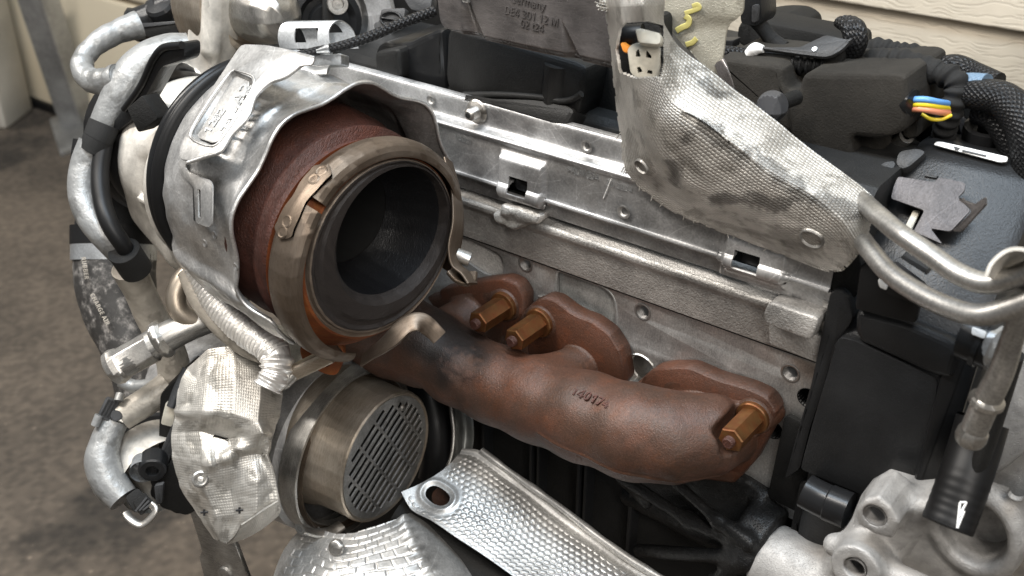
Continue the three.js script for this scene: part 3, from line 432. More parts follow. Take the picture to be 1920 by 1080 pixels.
// ---------- exhaust manifold ----------
const studs = [[[945, 573], [905, 594]], [[1012, 604], [968, 631]], [[1412, 782], [1366, 827]]];
{
  const m = thing('exhaust_manifold', 'rusty brown cast iron exhaust manifold bolted to the cylinder head', 'exhaust manifold');
  const F0 = zf(0.0);
  const log = [];
  const logPx = [[760, 612, 60, 0.056], [800, 648, 66, 0.053], [862, 690, 68, 0.049], [932, 722, 70, 0.046], [1010, 752, 75, 0.044], [1100, 782, 82, 0.044], [1190, 810, 87, 0.043], [1262, 820, 81, 0.038], [1330, 814, 70, 0.027], [1372, 812, 56, 0.01]];
  log.length = 0; for (const [x, y, r, z] of logPx) { const c = pz(x, y, z); log.push([c, r * c.clone().sub(CAM).dot(ray(960, 540)) / 2000]); }
  const caps = log.slice(1).map((b, i) => sCap(log[i][0], b[0], log[i][1], b[1]));
  const flB = sPoly(F0, [[980, 600], [992, 574], [1018, 558], [1042, 565], [1072, 590], [1110, 604], [1140, 626], [1162, 660], [1172, 716], [1150, 760], [1020, 760], [985, 660]], 0, 0.0118, 0.003);
  const flC = sPoly(F0, [[1198, 722], [1212, 702], [1245, 692], [1290, 690], [1345, 714], [1405, 730], [1440, 748], [1454, 772], [1440, 812], [1408, 875], [1392, 890], [1330, 880], [1240, 800]], 0, 0.0125, 0.0035);
  const flA = sPoly(F0, [[820, 545], [900, 530], [945, 525], [972, 540], [982, 566], [975, 600], [960, 640], [890, 640]], 0, 0.0125, 0.0035);
  const runB = [sCap(v3(0.022, -0.03, 0.004), v3(0.012, -0.032, 0.040), 0.012, 0.0145), sCap(v3(0.105, -0.032, 0.004), v3(0.09, -0.032, 0.036), 0.0125, 0.0145), sCap(v3(-0.065, -0.026, 0.004), v3(-0.075, -0.042, 0.05), 0.014, 0.02)];
  const boss = studs.map(([a, b]) => { const p = pz(a[0], a[1], 0.014); return sCap(p, p.clone().setZ(0), 0.0105, 0.0125); });
  const up = sCap(v3(-0.092, -0.034, 0.058), v3(-0.108, 0.0, 0.078), 0.024, 0.028);
  const seam = sPoly(F0, [[0, 0], [1, 0], [1, 1]], 0, 0.001);
  const pit = studs.map(([a]) => { const p = pz(a[0], a[1], 0.0155); return sCyl(frame(p, v3(0, 0, 1)), 0.0108, 0, 0.026, 0.001); });
  const fn = (x, y, z) => {
    let d = 1e9; for (const c of caps) d = d > 1e8 ? c(x, y, z) : smin(d, c(x, y, z), 0.008);
    d = smin(d, up(x, y, z), 0.012); for (const c of runB) d = smin(d, c(x, y, z), 0.007);
    let e = Math.min(flA(x, y, z), flB(x, y, z), flC(x, y, z)); for (const b of boss) e = smin(e, b(x, y, z), 0.003);
    d = smin(d, e, 0.0035); for (const p of pit) d = smax(d, -p(x, y, z), 0.003);
    d -= 0.0007 * Math.exp(-(((y + 0.043 + 0.03 * (x - 0.05)) / 0.0009) ** 2)) * (x > 0.03 && z > 0.03 ? 1 : 0);
    return smax(d, -z + 0.0004, 0.0008) + 0.00035 * n3(x * 120, y * 120, z * 120);
  };
  const hit = (px, py) => { const r = ray(px, py); let t = 0.45; for (let i = 0; i < 200; i++) { const p = CAM.clone().addScaledVector(r, t), d = fn(p.x, p.y, p.z); if (d < 0.0001) break; t += Math.max(0.0001, d * 0.6); } return CAM.clone().addScaledVector(r, t); };
  const cast = sdf(fn, v3(-0.165, -0.088, -0.002), v3(0.158, 0.045, 0.135), 168), sootAt = hit(836, 632), ashAt = hit(866, 684);
  part(m, 'manifold_casting', tint(cast, (x, y, z) => { const d = Math.hypot(x - sootAt.x, (y - sootAt.y) * 0.8, z - sootAt.z), s = sstep(0.036, 0.012, d + 0.008 * n3(x * 110, y * 110, z * 110)), a = sstep(0.014, 0.004, Math.hypot(x - ashAt.x, y - ashAt.y, z - ashAt.z) + 0.006 * n3(x * 400, y * 400, z * 400)), u = 1 + 0.3 * n3(x * 38, y * 38, z * 38), og = sstep(0.15, 0.55, n3(x * 55 + 9, y * 55, z * 55) + 0.4 * n3(x * 160, y * 160, z * 160)) * (1 - s), b = 0.5 + 0.5 * sstep(-0.02, -0.06, x) * 0 ; void b; const k = lerp(u, 0.16, s); return [k * (0.94 + 0.14 * og) + a * 0.9, k * lerp(1, 1.15, s) + a * 1.1, k * lerp(1, 1.3, s) * (1 - 0.1 * og) + a * 1.3]; }), tinted(M.rust, 'rustSooty'));
  studs.forEach(([a, b], i) => {
    const n = v3(0, 0, 1), p = pz(a[0], a[1], 0.0152), f = frame(p, n), nut = part(m, 'nut', merge([rings(f, [[-0.0005, 0.0094], [0.0018, 0.0094], [0.0024, 0.0088], [0.0026, 0.006]], { seg: 32 }), hexNut(frame(p.clone().setZ(p.z + 0.026), n), 0.0126, 0.025)]), M.copperNut);
    const e = p.clone().setZ(p.z + 0.0285), L = [[0.0012, 0], [0.0012, 0.0026], [0.0004, 0.0033]]; for (let k = 0; k < 6; k++) L.push([-k * 0.0005, 0.0033 - (k & 1 ? 0.0004 : 0)]); part(nut, 'stud_end', rings(frame(e, n), L, { seg: 20, crease: 0.4 }), M.rustDark);
  });
  const FL = [[[820, 545], [900, 528], [944, 524], [966, 533], [981, 556], [980, 590], [962, 622], [930, 640], [860, 640]],
    [[984, 606], [984, 588], [995, 571], [1019, 558], [1040, 564], [1062, 582], [1082, 594], [1108, 603], [1140, 626], [1163, 662], [1172, 716], [1150, 745], [1020, 730], [988, 660]],
    [[1197, 724], [1206, 706], [1224, 694], [1246, 690], [1292, 690], [1342, 712], [1404, 730], [1438, 746], [1455, 772], [1442, 812], [1410, 872], [1388, 891], [1340, 882], [1240, 790]]];
  for (const l of FL) part(m, 'flange', tint(slab(zf(0.0125), l, 0.0122, { bevel: 0.0018, r: 0.0035, seg: 3, curve: 5, crease: 0.9 }), (x, y, z) => { const e = sstep(0.010, 0.013, z), k = 0.85 + 0.3 * n3(x * 50, y * 50, z * 50); return [k * (1.1 + 0.15 * e), k, k * (0.9 - 0.1 * e)]; }), M.rustSooty);
  part(m, 'cast_number', (() => { const p = hit(1068, 738), q = hit(1146, 770), s = hit(1075, 712), n = q.clone().sub(p).cross(s.clone().sub(p)); return letters('140174', p.clone().addScaledVector(n.normalize(), -0.0004), q.sub(p), n, 0.0056, 0.0009); })(), M.rustDark);
  part(m, 'rim_gasket', merge([[[1010, 556], [1042, 562], [1075, 584], [1112, 598], [1144, 620]], [[1200, 715], [1245, 686], [1290, 684], [1350, 706], [1420, 735], [1458, 772], [1440, 822]], [[905, 524], [950, 522], [980, 545], [985, 575]]].map((l) => tube(l.map((q) => pz(q[0], q[1], 0.001)), 0.0011, { seg: 30, rad: 6 }))), M.steel);
}

const D2 = Math.PI / 180;
// ---------- turbocharger ----------
const TA = v3(0.993, -0.03, 0.11).normalize(), T0 = pd(704, 474, 0.58), TF = frame(T0, TA);
const tp = (t, r, deg, dv = 0, dw = 0) => { const a = (180 - deg) * Math.PI / 180; return TF.at(Math.cos(a) * r - dw, Math.sin(a) * r + dv, t); };   // deg 90 is up, 0 away from the head
const tn = (deg) => tp(0, 1, deg).sub(T0).normalize();
{
  const t = thing('turbocharger', 'turbocharger with dark rusty turbine housing, sooty round outlet and pale cast compressor housing', 'turbocharger');
  const hs = part(t, 'turbine_housing', rings(TF, [[-0.118, 0.03], [-0.115, 0.062, 0.004, 0.004], [-0.1, 0.062, 0.004, 0.004], [-0.07, 0.0635, 0.004, 0.004], [-0.05, 0.063, 0.003, 0.004], [-0.037, 0.060, 0.003, 0.003], [-0.0295, 0.0585, 0.002, 0.002], [-0.0285, 0.061, 0.002, 0.002], [-0.026, 0.0615, 0.002, 0.002], [-0.024, 0.060, 0.001, 0.001], [-0.022, 0.0575], [-0.014, 0.0565], [-0.012, 0.055]], { seg: 96, wave: (a, i, tt, r) => [i > 0 && i < 5 ? 0.0012 * n3(a * 3, i, 3) + 0.003 * Math.exp(-(((a - 2.5) / 0.35) ** 2)) : 0, 0] }), M.rustDark);
  const rim = part(t, 'outlet_flange', rings(TF, [[-0.013, 0.05], [-0.0115, 0.0585], [-0.009, 0.0588], [0.001, 0.0535, 0.001, 0.002], [0.0035, 0.0525, 0.0015, 0.003], [0.0042, 0.0515, 0.002, 0.003]], { seg: 96, crease: 0.35 }), M.rustOrange);
  part(rim, 'flange_groove', rings(TF, [[0.0042, 0.0516, 0.002, 0.003], [0.0028, 0.0508, 0.002, 0.0035], [0.0028, 0.0502, 0.002, 0.004], [0.0058, 0.0497, 0.002, 0.0045], [0.0064, 0.0488, 0.002, 0.005]], { seg: 96, crease: 0.35 }), M.sootRim);
  part(t, 'outlet_rim', rings(TF, [[0.0064, 0.0488, 0.002, 0.005], [0.0066, 0.0480, 0.0025, 0.005], [0.0054, 0.0468, 0.003, 0.0055], [0.0054, 0.0455, 0.004, 0.006], [0.0066, 0.0445, 0.005, 0.0065], [0.0064, 0.040, 0.008, 0.009], [0.0045, 0.0385, 0.009, 0.0095], [0.002, 0.0378, 0.0095, 0.01], [0, 0.0374, 0.0095, 0.01]], { seg: 96, crease: 0.5, wave: (a, i) => [i < 4 ? 0.00035 * n3(a * 14, i * 2, 8) : 0, 0] }), M.lip);
  part(t, 'outlet_bore', rings(TF, [[0, 0.0374, 0.0095, 0.01], [-0.006, 0.0365, 0.0093, 0.0098], [-0.016, 0.0340, 0.009, 0.009], [-0.026, 0.0315, 0.008, 0.0085], [-0.033, 0.0285, 0.007, 0.008]], { seg: 72, crease: 0.5 }), M.soot);
  part(t, 'turbine_throat', rings(TF, [[-0.0332, 0.0284, 0.007, 0.008], [-0.085, 0.026, 0.006, 0.004], [-0.085, 0.0001, 0.006, 0.004]], { seg: 48 }), M.dark);
  // compressor housing with its volute, neck and lugs
  const cf = (tt, dv = 0) => frame(T0.clone().addScaledVector(TA, tt).addScaledVector(TF.v, dv), TA);
  const vol = sTor(cf(-0.178), 0.03, 0.0215), body = sCyl(cf(0), 0.047, -0.175, -0.12, 0.012), back = sCyl(cf(0), 0.059, -0.142, -0.13, 0.003), neckB = sCyl(cf(0), 0.03, -0.215, -0.17, 0.004);
  const belly = sCap(pd(318, 385, 0.69), pd(356, 462, 0.675), 0.024, 0.017), lug = sCap(pd(200, 270, 0.735), pd(245, 245, 0.72), 0.006), str = sCap(pd(241, 246, 0.715), pd(233, 318, 0.715), 0.0045, 0.006), arm = sCap(pd(192, 338, 0.735), pd(262, 336, 0.71), 0.006, 0.012), bump = sCap(pd(330, 215, 0.69), pd(392, 178, 0.67), 0.006, 0.008), rg1 = sCap(pd(244, 262, 0.655), pd(306, 290, 0.628), 0.0035, 0.006), rg2 = sCap(pd(250, 300, 0.65), pd(318, 250, 0.625), 0.0035, 0.006), rg3 = sCap(pd(262, 372, 0.645), pd(345, 420, 0.612), 0.0018, 0.0022), bolt = sCap(pd(345, 470, 0.655), pd(365, 500, 0.655), 0.007);
  part(t, 'compressor_housing', sdf((x, y, z) => { let d = smin(vol(x, y, z), body(x, y, z), 0.014); d = smin(d, back(x, y, z), 0.004); d = smin(d, neckB(x, y, z), 0.006); d = smin(d, belly(x, y, z), 0.012); d = smin(d, lug(x, y, z), 0.006); d = smin(d, str(x, y, z), 0.006); d = smin(d, arm(x, y, z), 0.008); d = smin(d, bump(x, y, z), 0.006); d = smin(d, bolt(x, y, z), 0.005); d = smin(d, rg1(x, y, z), 0.005); d = smin(d, rg2(x, y, z), 0.005); d = smin(d, rg3(x, y, z), 0.003); return d; }, v3(-0.37, -0.07, -0.02), v3(-0.15, 0.18, 0.2), 110), M.paleAlu);
  part(t, 'housing_screw', merge([rings(frame(pd(346, 476, 0.645), CAM.clone().sub(pd(346, 476, 0.645)), v3(0, 1, 0)), [[0.002, 0], [0.002, 0.0042], [0, 0.005], [-0.004, 0.005]], { seg: 20 })]), M.steel);
  part(t, 'inlet_collar', merge([rings(cf(-0.204), Array.from({ length: 13 }, (_, i) => [-0.011 * Math.cos(i * 0.5236), 0.041 + 0.008 * Math.sin(i * 0.5236)]), { seg: 56, crease: 2 }), rings(cf(-0.216), Array.from({ length: 13 }, (_, i) => [-0.012 * Math.cos(i * 0.5236), 0.044 + 0.008 * Math.sin(i * 0.5236)]), { seg: 56, crease: 2 }), rings(cf(-0.25), [[0, 0.04], [0.03, 0.044], [0.04, 0.04]], { seg: 40 })]), M.rubber);
  // upright cast arm beside the compressor
  const af = frame(pd(372, 90, 0.69), v3(0.25, 0.15, 0.95));
  part(t, 'cast_arm', sdf((() => { const a = sPoly(af, [[346, -30], [412, -30], [410, 60], [400, 130], [385, 200], [340, 225], [336, 170], [342, 110], [350, 50]], -0.024, 0, 0.003), s = sPoly(af, [[361, -40], [380, -40], [378, 42], [366, 50], [360, 40]], -0.012, 0.01, 0.001), rib = sCap(pl(338, 128, af.o, af.n), pl(366, 146, af.o, af.n), 0.0042), r2 = sCap(pl(366, 146, af.o, af.n), pl(362, 160, af.o, af.n), 0.004), r3 = sCap(pl(394, -30, af.o, af.n), pl(393, 92, af.o, af.n), 0.0048, 0.0058); return (x, y, z) => smin(smin(smin(smax(a(x, y, z), -s(x, y, z), 0.002), rib(x, y, z), 0.003), r2(x, y, z), 0.003), r3(x, y, z), 0.004); })(), pd(372, 90, 0.71).add(v3(-0.07, -0.085, -0.06)), pd(372, 90, 0.69).add(v3(0.07, 0.075, 0.05)), 100), M.paleAlu);
}
// ---------- V-band clamp ----------
{
  const c = thing('band_clamp', 'round brownish steel band clamp around the turbocharger outlet', 'clamp');
  const D = Math.PI / 180, prof = [[-0.0125, 0.057], [-0.0118, 0.0602], [-0.0092, 0.0627], [-0.0055, 0.0640], [-0.0015, 0.0643], [0.0025, 0.0636], [0.005, 0.0618], [0.0068, 0.0596], [0.0074, 0.0572], [0.007, 0.0562], [0.0065, 0.0585], [0.003, 0.0605], [-0.004, 0.0605], [-0.0095, 0.0585], [-0.0125, 0.0575]];
  const wv = (a, i) => { const dg = 180 - a / D; return [0, i > 4 && i < 10 ? 0.004 * sstep(70, 20, dg) * sstep(-80, -10, dg) : 0]; };   // the band widens towards its joint
  part(c, 'band', rings(TF, prof, { seg: 80, a0: (180 - 45.5) * D, a1: (180 + 66) * D, crease: 0.7, caps: true, wave: wv }), M.clampSteel);
  part(c, 'band', rings(TF, prof, { seg: 96, a0: (180 - 211) * D, a1: (180 - 50) * D, crease: 0.7, caps: true, wave: wv }), M.clampSteel);
  const rows = []; for (let i = 0; i <= 12; i++) { const s = i / 12 * 2 - 1, w = 0.0068 * Math.sqrt(Math.max(0.02, 1 - Math.max(0, (Math.abs(s) - 0.82) / 0.18) ** 2)) * (1 - 0.22 * Math.exp(-((s / 0.25) ** 2))), dg = 46.5 + s * 20; rows.push([-1, -0.5, 0, 0.5, 1].map((k) => tp(-0.0015 + k * w, 0.0656 - 0.0006 * Math.abs(k), dg))); }
  const link = part(c, 'joint_link', sheet(rows, { nu: 60, nv: 10, thick: 0.0016 }), M.clampSteel);
  for (const dg of [30, 35, 57, 62]) part(link, 'weld_spot', rings(frame(tp(-0.001, 0.0656, dg), tn(dg), TA), [[-0.0002, 0.0034], [0.0005, 0.0028], [0.0001, 0.0021], [0.0003, 0]], { seg: 20, crease: 1 }), M.clampSteel);
  part(c, 'trunnion_strap', tube([pd(840, 300, 0.612), pd(853, 350, 0.605), pd(858, 420, 0.598), pd(850, 470, 0.595), pd(856, 498, 0.594), pd(872, 512, 0.592), pd(886, 532, 0.59)], [0.005, 0.0055, 0.006, 0.006, 0.006], { flat: [1, 0.16], box: true, seg: 50, rad: 20, up: v3(0.75, 0.3, -0.3) }), M.clampSteel);
  part(c, 'trunnion_pin', tube([pd(856, 478, 0.60), pd(881, 487, 0.60)], 0.0042, { seg: 2 }), M.steel);
  part(c, 'hook', tube([pd(846, 508, 0.60), pd(862, 524, 0.597), pd(880, 528, 0.595), pd(884, 512, 0.6)], 0.0035, { flat: [1, 0.45], box: true, seg: 24 }), M.clampSteel);
  part(c, 'locking_tab', tube([tp(0.004, 0.063, -75), pd(735, 634, 0.565), pd(763, 609, 0.565), pd(786, 603, 0.565), pd(806, 615, 0.568), pd(824, 633, 0.57)], [0.004, 0.0045, 0.0055, 0.0055, 0.0045], { flat: [1, 0.2], box: true, seg: 50, rad: 20, up: v3(0, 0.75, 0.6) }), M.clampSteel);
  part(c, 'inner_band', rings(TF, [[-0.016, 0.0595], [-0.0165, 0.0565], [-0.013, 0.0555], [-0.0125, 0.0595]], { seg: 70, a0: (180 - 220) * D, a1: (180 + 60) * D }), M.rustOrange);
}
// ---------- turbine heat shield ----------
{
  const h = thing('turbine_heat_shield', 'crumpled silver sheet metal heat shield with a wavy lip around the turbine housing', 'heat shield');
  const rows = [];
  for (let k = 0; k <= 80; k++) {
    const dg = lerp(-42, 212, k / 80), low = sstep(-15, -20, dg), lip = lerp(-0.031, -0.012, low), wv = Math.sin((dg - 12) * D2 * 9.2) * (1 - low) * sstep(205, 185, dg), fl = (1 - low);
    const flat = 0.0015 * Math.max(0, Math.cos((dg - 50) * D2 * 3));
    rows.push([[-0.112, 0.0625, 0.010, -0.004], [-0.108, 0.0655, 0.010, -0.004], [-0.098, 0.0685, 0.009, -0.004], [-0.08, 0.0695 + flat, 0.0085, -0.0045], [lerp(-0.062, -0.055, low), 0.0685 + flat, 0.007, -0.006], [lerp(-0.05, -0.04, low), 0.0685 + 0.0012 * wv, 0.006, -0.007], [lerp(-0.0395, -0.026, low), lerp(0.0715 + 0.002 * wv, 0.0685, low), 0.0055, -0.008], [lip, lerp(0.0768 + 0.0026 * wv, 0.0668, low), 0.005, -0.008]].map(([t, r, dv, dw]) => tp(t, r, dg, dv * (1 - 0.4 * low), dw * (1 - low))));
  }
  const body = part(h, 'shield_body', sheet(rows, { nu: 360, nv: 90, thick: 0.0009, disp: (u, v, a, b, p) => 0.0011 * n3(p.x * 55, p.y * 55, p.z * 55) * sstep(0, 0.3, v) + 0.0005 * n3(p.x * 140, p.y * 140, p.z * 140) - 0.0016 * Math.exp(-(((v - 0.62) / 0.03) ** 2)) * sstep(0.3, 0.45, u) }), M.shieldSteel);
  part(body, 'rolled_lip', tube(rows.filter((_, i) => i % 2 === 0).map((r) => r[7]), 0.0011, { seg: 260, rad: 8 }), M.shieldSteel);
  // upper plate with the embossed pocket
  const n5 = tn(52), o5 = tp(-0.085, 0.0775, 52, 0.009, -0.004), pf = frame(o5, n5, TA);
  const pl0 = [[452, 82], [500, 84], [532, 90], [590, 104], [586, 122], [560, 122], [534, 142], [504, 154], [478, 178], [466, 216], [450, 236], [430, 252], [411, 282], [350, 302], [334, 296], [338, 270], [380, 190]];
  const pk = [[440, 131], [476, 146], [472, 168], [407, 270], [396, 274], [362, 262], [357, 250], [432, 136]];
  const plate = part(h, 'upper_plate', slab(pf, pl0, 0.0013, { bevel: 0.0005, r: 0.004, holes: [{ pts: pk, r: 0.003 }] }), M.sheet);
  const inner = pk.map(([x, y]) => [lerp(x, 416, 0.13), lerp(y, 204, 0.08)]), ring = (l, dz) => { const q = l.map((p) => { const a = pf.to2(pf.px(p[0], p[1])); return pf.at(a[0], a[1], dz); }); return q; };
  const oA = ring(pk, -0.0004), oB = ring(inner, -0.003), side = []; for (let i = 0; i < pk.length; i++) { const j = (i + 1) % pk.length; side.push(...[oA[i], oB[i], oA[j], oA[j], oB[i], oB[j]].flatMap((p) => [p.x, p.y, p.z])); }
  const sg = new THREE.BufferGeometry(); sg.setAttribute('position', new THREE.Float32BufferAttribute(side, 3)); sg.computeVertexNormals();
  const pocket = part(plate, 'pocket', merge([finish(sg, 1.2), slab(frame(pf.at(0, 0, -0.0028), n5, TA), inner, 0.0012, { bevel: 0.0002, r: 0.003 }), tube([...oA, oA[0]].map((p) => p.clone().addScaledVector(n5, 0.0002)), 0.0008, { seg: 120, rad: 6, tension: 0.1 })]), M.sheet);
  const at = (px, py) => pf.px(px, py).addScaledVector(n5, -0.0026), ud = at(450, 180).sub(at(392, 262));
  part(plate, 'lettering', merge([letters('TXRAC', at(424, 246), ud, n5, 0.0085, 0.0003), letters('A2', at(442, 192), ud, n5, 0.008, 0.0003), letters('02', at(402, 224), ud, n5, 0.0055, 0.0003), letters('124', at(386, 246), ud, n5, 0.0055, 0.0003)]), M.zinc);
  part(h, 'plate_edge', tube([[588, 108], [562, 122], [534, 142], [504, 154], [478, 178], [464, 216], [430, 254], [411, 282], [380, 293], [350, 303]].map((p) => pf.px(...p).addScaledVector(n5, -0.001)), 0.0011, { seg: 90, rad: 8 }), M.sheet);
  const n2 = tn(24), f2 = frame(tp(-0.09, 0.0735, 24, 0.009, -0.004), n2, TA);
  part(h, 'slotted_tab', slab(f2, [[340, 296], [352, 302], [346, 312], [352, 322], [394, 338], [398, 347], [397, 420], [390, 427], [366, 418], [362, 350], [338, 328], [331, 306]], 0.0012, { bevel: 0.0005, r: 0.002, holes: [{ r: 0.001, pts: [[369, 352], [377, 354], [377, 411], [370, 408]] }] }), M.sheet);
  part(h, 'tab_backing', slab(frame(f2.at(0, 0, -0.0032), n2, TA), [[360, 340], [385, 345], [385, 420], [362, 414]], 0.001, { r: 0.001 }), M.plasticMatte);
  part(h, 'spot_weld', merge([[386, 456], [404, 440], [444, 500]].map(([x, y]) => { const p = tp(-0.07, 0.0705, 0, 0.008, -0.004), q = pl(x, y, p, tn(2)); return rings(frame(q, tn(2), TA), [[0.0004, 0.0024], [0.001, 0.002], [0.0008, 0]], { seg: 14, crease: 1 }); })), M.shieldSteel);
}
{
  const s = thing('rubber_seal', 'black rubber seal strap looped around the back edge of the turbine heat shield', 'seal');
  const P = []; for (let d = 190; d >= -28; d -= 6) P.push(tp(-0.1135, 0.066, d, 0.010, -0.004));
  part(s, 'seal_strip', tube(P, 0.0042, { flat: [1.25, 0.8], seg: 120, rad: 10, up: TA }), M.rubber);
  const P2 = P.map((p) => p.clone().addScaledVector(TA, -0.008)); part(s, 'seal_lip', tube(P2, 0.0032, { seg: 120, rad: 10 }), M.plasticGloss);
  part(s, 'seal_tail', tube([pd(334, 392, 0.648), pd(344, 425, 0.645), pd(356, 462, 0.64), pd(372, 498, 0.636)], [0.005, 0.0038, 0.0036, 0.003], { flat: [1, 0.6], seg: 30 }), M.plasticGloss);
}

// ---------- top of the engine, left to middle ----------
{
  const f = frame(pd(505, 25, 0.69), v3(0.97, -0.06, 0.2));
  const c = thing('vacuum_canister', 'shiny steel canister with a domed cap behind the turbine heat shield', 'canister');
  part(c, 'canister_body', rings(f, [[-0.05, 0.0], [-0.05, 0.044], [-0.044, 0.0455], [-0.042, 0.047], [-0.038, 0.047], [-0.036, 0.0455], [-0.03, 0.045], [-0.022, 0.0435], [-0.017, 0.040], [-0.016, 0.036], [-0.02, 0.034], [-0.02, 0.031], [-0.014, 0.030], [-0.012, 0.027], [-0.018, 0.025], [-0.018, 0.02]], { seg: 64, crease: 0.6 }), M.heatSteel);
  part(c, 'domed_cap', rings(f, [[-0.02, 0.0225], [-0.008, 0.0225], [-0.006, 0.0205], [0.004, 0.0195], [0.012, 0.0165], [0.017, 0.011], [0.019, 0.005], [0.0195, 0]], { seg: 48, crease: 0.9 }), M.brightSteel);
}
{
  const c = thing('rounded_end_cover', 'grey metal end cover with a rounded edge and dark centre behind the wire clip', 'cover');
  const f = frame(pd(612, 40, 0.72), v3(0.85, 0.1, 0.5));
  part(c, 'cover_shell', rings(f, [[-0.05, 0.05], [-0.008, 0.0505], [-0.002, 0.049], [0, 0.046], [-0.0015, 0.043], [-0.004, 0.036], [-0.004, 0.03], [-0.014, 0.028], [-0.014, 0]], { seg: 56, crease: 0.8 }), M.sheetDull);
  part(c, 'centre_boss', rings(f, [[-0.014, 0.026], [0.002, 0.024], [0.003, 0.02], [-0.002, 0.016], [-0.002, 0.012], [0.004, 0.011], [0.004, 0]], { seg: 36 }), M.plastic);
  part(c, 'lever', slab(frame(pd(615, 40, 0.70), v3(0.8, 0.2, 0.55)), [[606, -20], [628, -20], [626, 80], [606, 80]], 0.006, { r: 0.003 }), M.plasticMatte);
  part(c, 'washer', rings(frame(pd(633, 8, 0.695), v3(0.8, 0.2, 0.55)), [[0, 0.007], [0.002, 0.0065], [0.002, 0.004], [0, 0.0035], [0, 0]], { seg: 24 }), M.steel);
}
{
  const c = thing('wire_clip', 'bright zinc plated spring clip standing on top of the turbine heat shield', 'clip');
  const hook = [[527, 92], [523, 75], [524, 58], [531, 47], [544, 43], [556, 47], [566, 58], [573, 75], [577, 92]], a = 0.625, wv = v3(0.030, 0.003, -0.012);
  const rows = hook.map(([x, y]) => { const p = pd(x, y, a); return [p, p.clone().addScaledVector(wv, 0.33), p.clone().addScaledVector(wv, 0.66), p.clone().add(wv)]; });
  part(c, 'hook_band', sheet(rows, { nu: 60, nv: 24, thick: 0.0011, skip: (u, v) => (u > 0.5 && u < 0.78 && v > 0.3 && v < 0.78) || (u < 0.28 && u > 0.08 && v > 0.35 && v < 0.8) }), M.zinc);
  part(c, 'foot', slab(frame(pd(575, 100, 0.618), v3(0.1, 0.93, 0.3)), [[522, 88], [538, 86], [600, 104], [642, 99], [644, 108], [588, 116], [566, 106]], 0.0014, { r: 0.002 }), M.zinc);
  part(c, 'clamp_jaw', rbox(frame(pd(614, 112, 0.604), v3(0.35, 0.4, 0.85), v3(-0.1, 1, 0)), 0.017, 0.0065, 0.012, 0.001), M.zinc);
  part(c, 'lower_lip', tube([pd(568, 118, 0.606), pd(577, 128, 0.604), pd(592, 132, 0.602), pd(616, 131, 0.6)], 0.004, { flat: [1, 0.3], seg: 24, up: v3(0.2, 0.9, 0.3) }), M.steel);
}
{
  const c = thing('braided_cable', 'thin black braided cable leading from the zinc clip to the dark plate', 'cable');
  part(c, 'cable', tube([pd(560, 103, 0.607), pd(590, 96, 0.605), pd(640, 86, 0.6), pd(690, 70, 0.598), pd(750, 45, 0.598), pd(816, 20, 0.6)], [0.0022, 0.0026, 0.003, 0.003, 0.003], { seg: 90, rad: 14 }), M.braided);
  part(c, 'end_sleeve', tube([pd(594, 96, 0.603), pd(620, 91, 0.601)], [0.0012, 0.0032], { seg: 6 }), M.zinc);
}
{
  const c = thing('valve_cover', 'black plastic valve cover with raised boxes behind the aluminium shield plate', 'valve cover');
  part(c, 'cover_base', extrudeX([[-0.014, 0.03], [-0.014, 0.112], [-0.02, 0.116], [-0.22, 0.116], [-0.22, 0.03]], -0.21, 0.168, 0.001, 0.003), M.plasticDusty);
  part(c, 'raised_box', slab(zf(-0.008), [[838, 62], [850, 50], [1080, 118], [1098, 128], [1092, 180], [1078, 230], [845, 182], [834, 150]], 0.08, { bevel: 0.003, r: 0.006, seg: 3 }), M.plasticDusty);
  part(c, 'box_recess_lip', tube([[870, 178], [940, 178], [1020, 184], [1050, 190], [1075, 186], [1090, 176]].map(([x, y]) => pz(x, y, -0.006)), 0.002, { seg: 40 }), M.plasticDusty);
  part(c, 'sloped_ledge', slab(frame(pz(970, 200, -0.001), v3(0, 0.5, 0.86)), [[866, 182], [1020, 186], [1062, 196], [1078, 206], [1064, 232], [1040, 236]], 0.03, { bevel: 0.002, r: 0.003 }), M.plasticDusty);
  part(c, 'corner_pillar', tube([pz(1046, 120, -0.011), pz(1040, 190, -0.011)], 0.0075, { seg: 4, rad: 20 }), M.plasticDusty);
  part(c, 'end_box', slab(zf(-0.012), [[700, 96], [712, 80], [758, 84], [806, 60], [832, 52], [838, 150], [836, 180], [704, 140]], 0.09, { bevel: 0.004, r: 0.007, seg: 3 }), M.plasticGloss);
  part(c, 'end_box_front', slab(zf(-0.004), [[700, 98], [748, 90], [752, 150], [704, 140]], 0.05, { bevel: 0.003, r: 0.004, seg: 3 }), M.plasticDusty);
  part(c, 'rear_block', slab(zf(-0.10), [[640, -60], [830, -60], [830, 60], [700, 110], [640, 60]], 0.1, { bevel: 0.003, r: 0.01 }), M.plasticMatte);
  part(c, 'side_wall', slab(zf(-0.03), [[1090, 110], [1190, 130], [1260, 200], [1240, 320], [1090, 250]], 0.05, { bevel: 0.002, r: 0.004 }), M.plasticMatte);
}
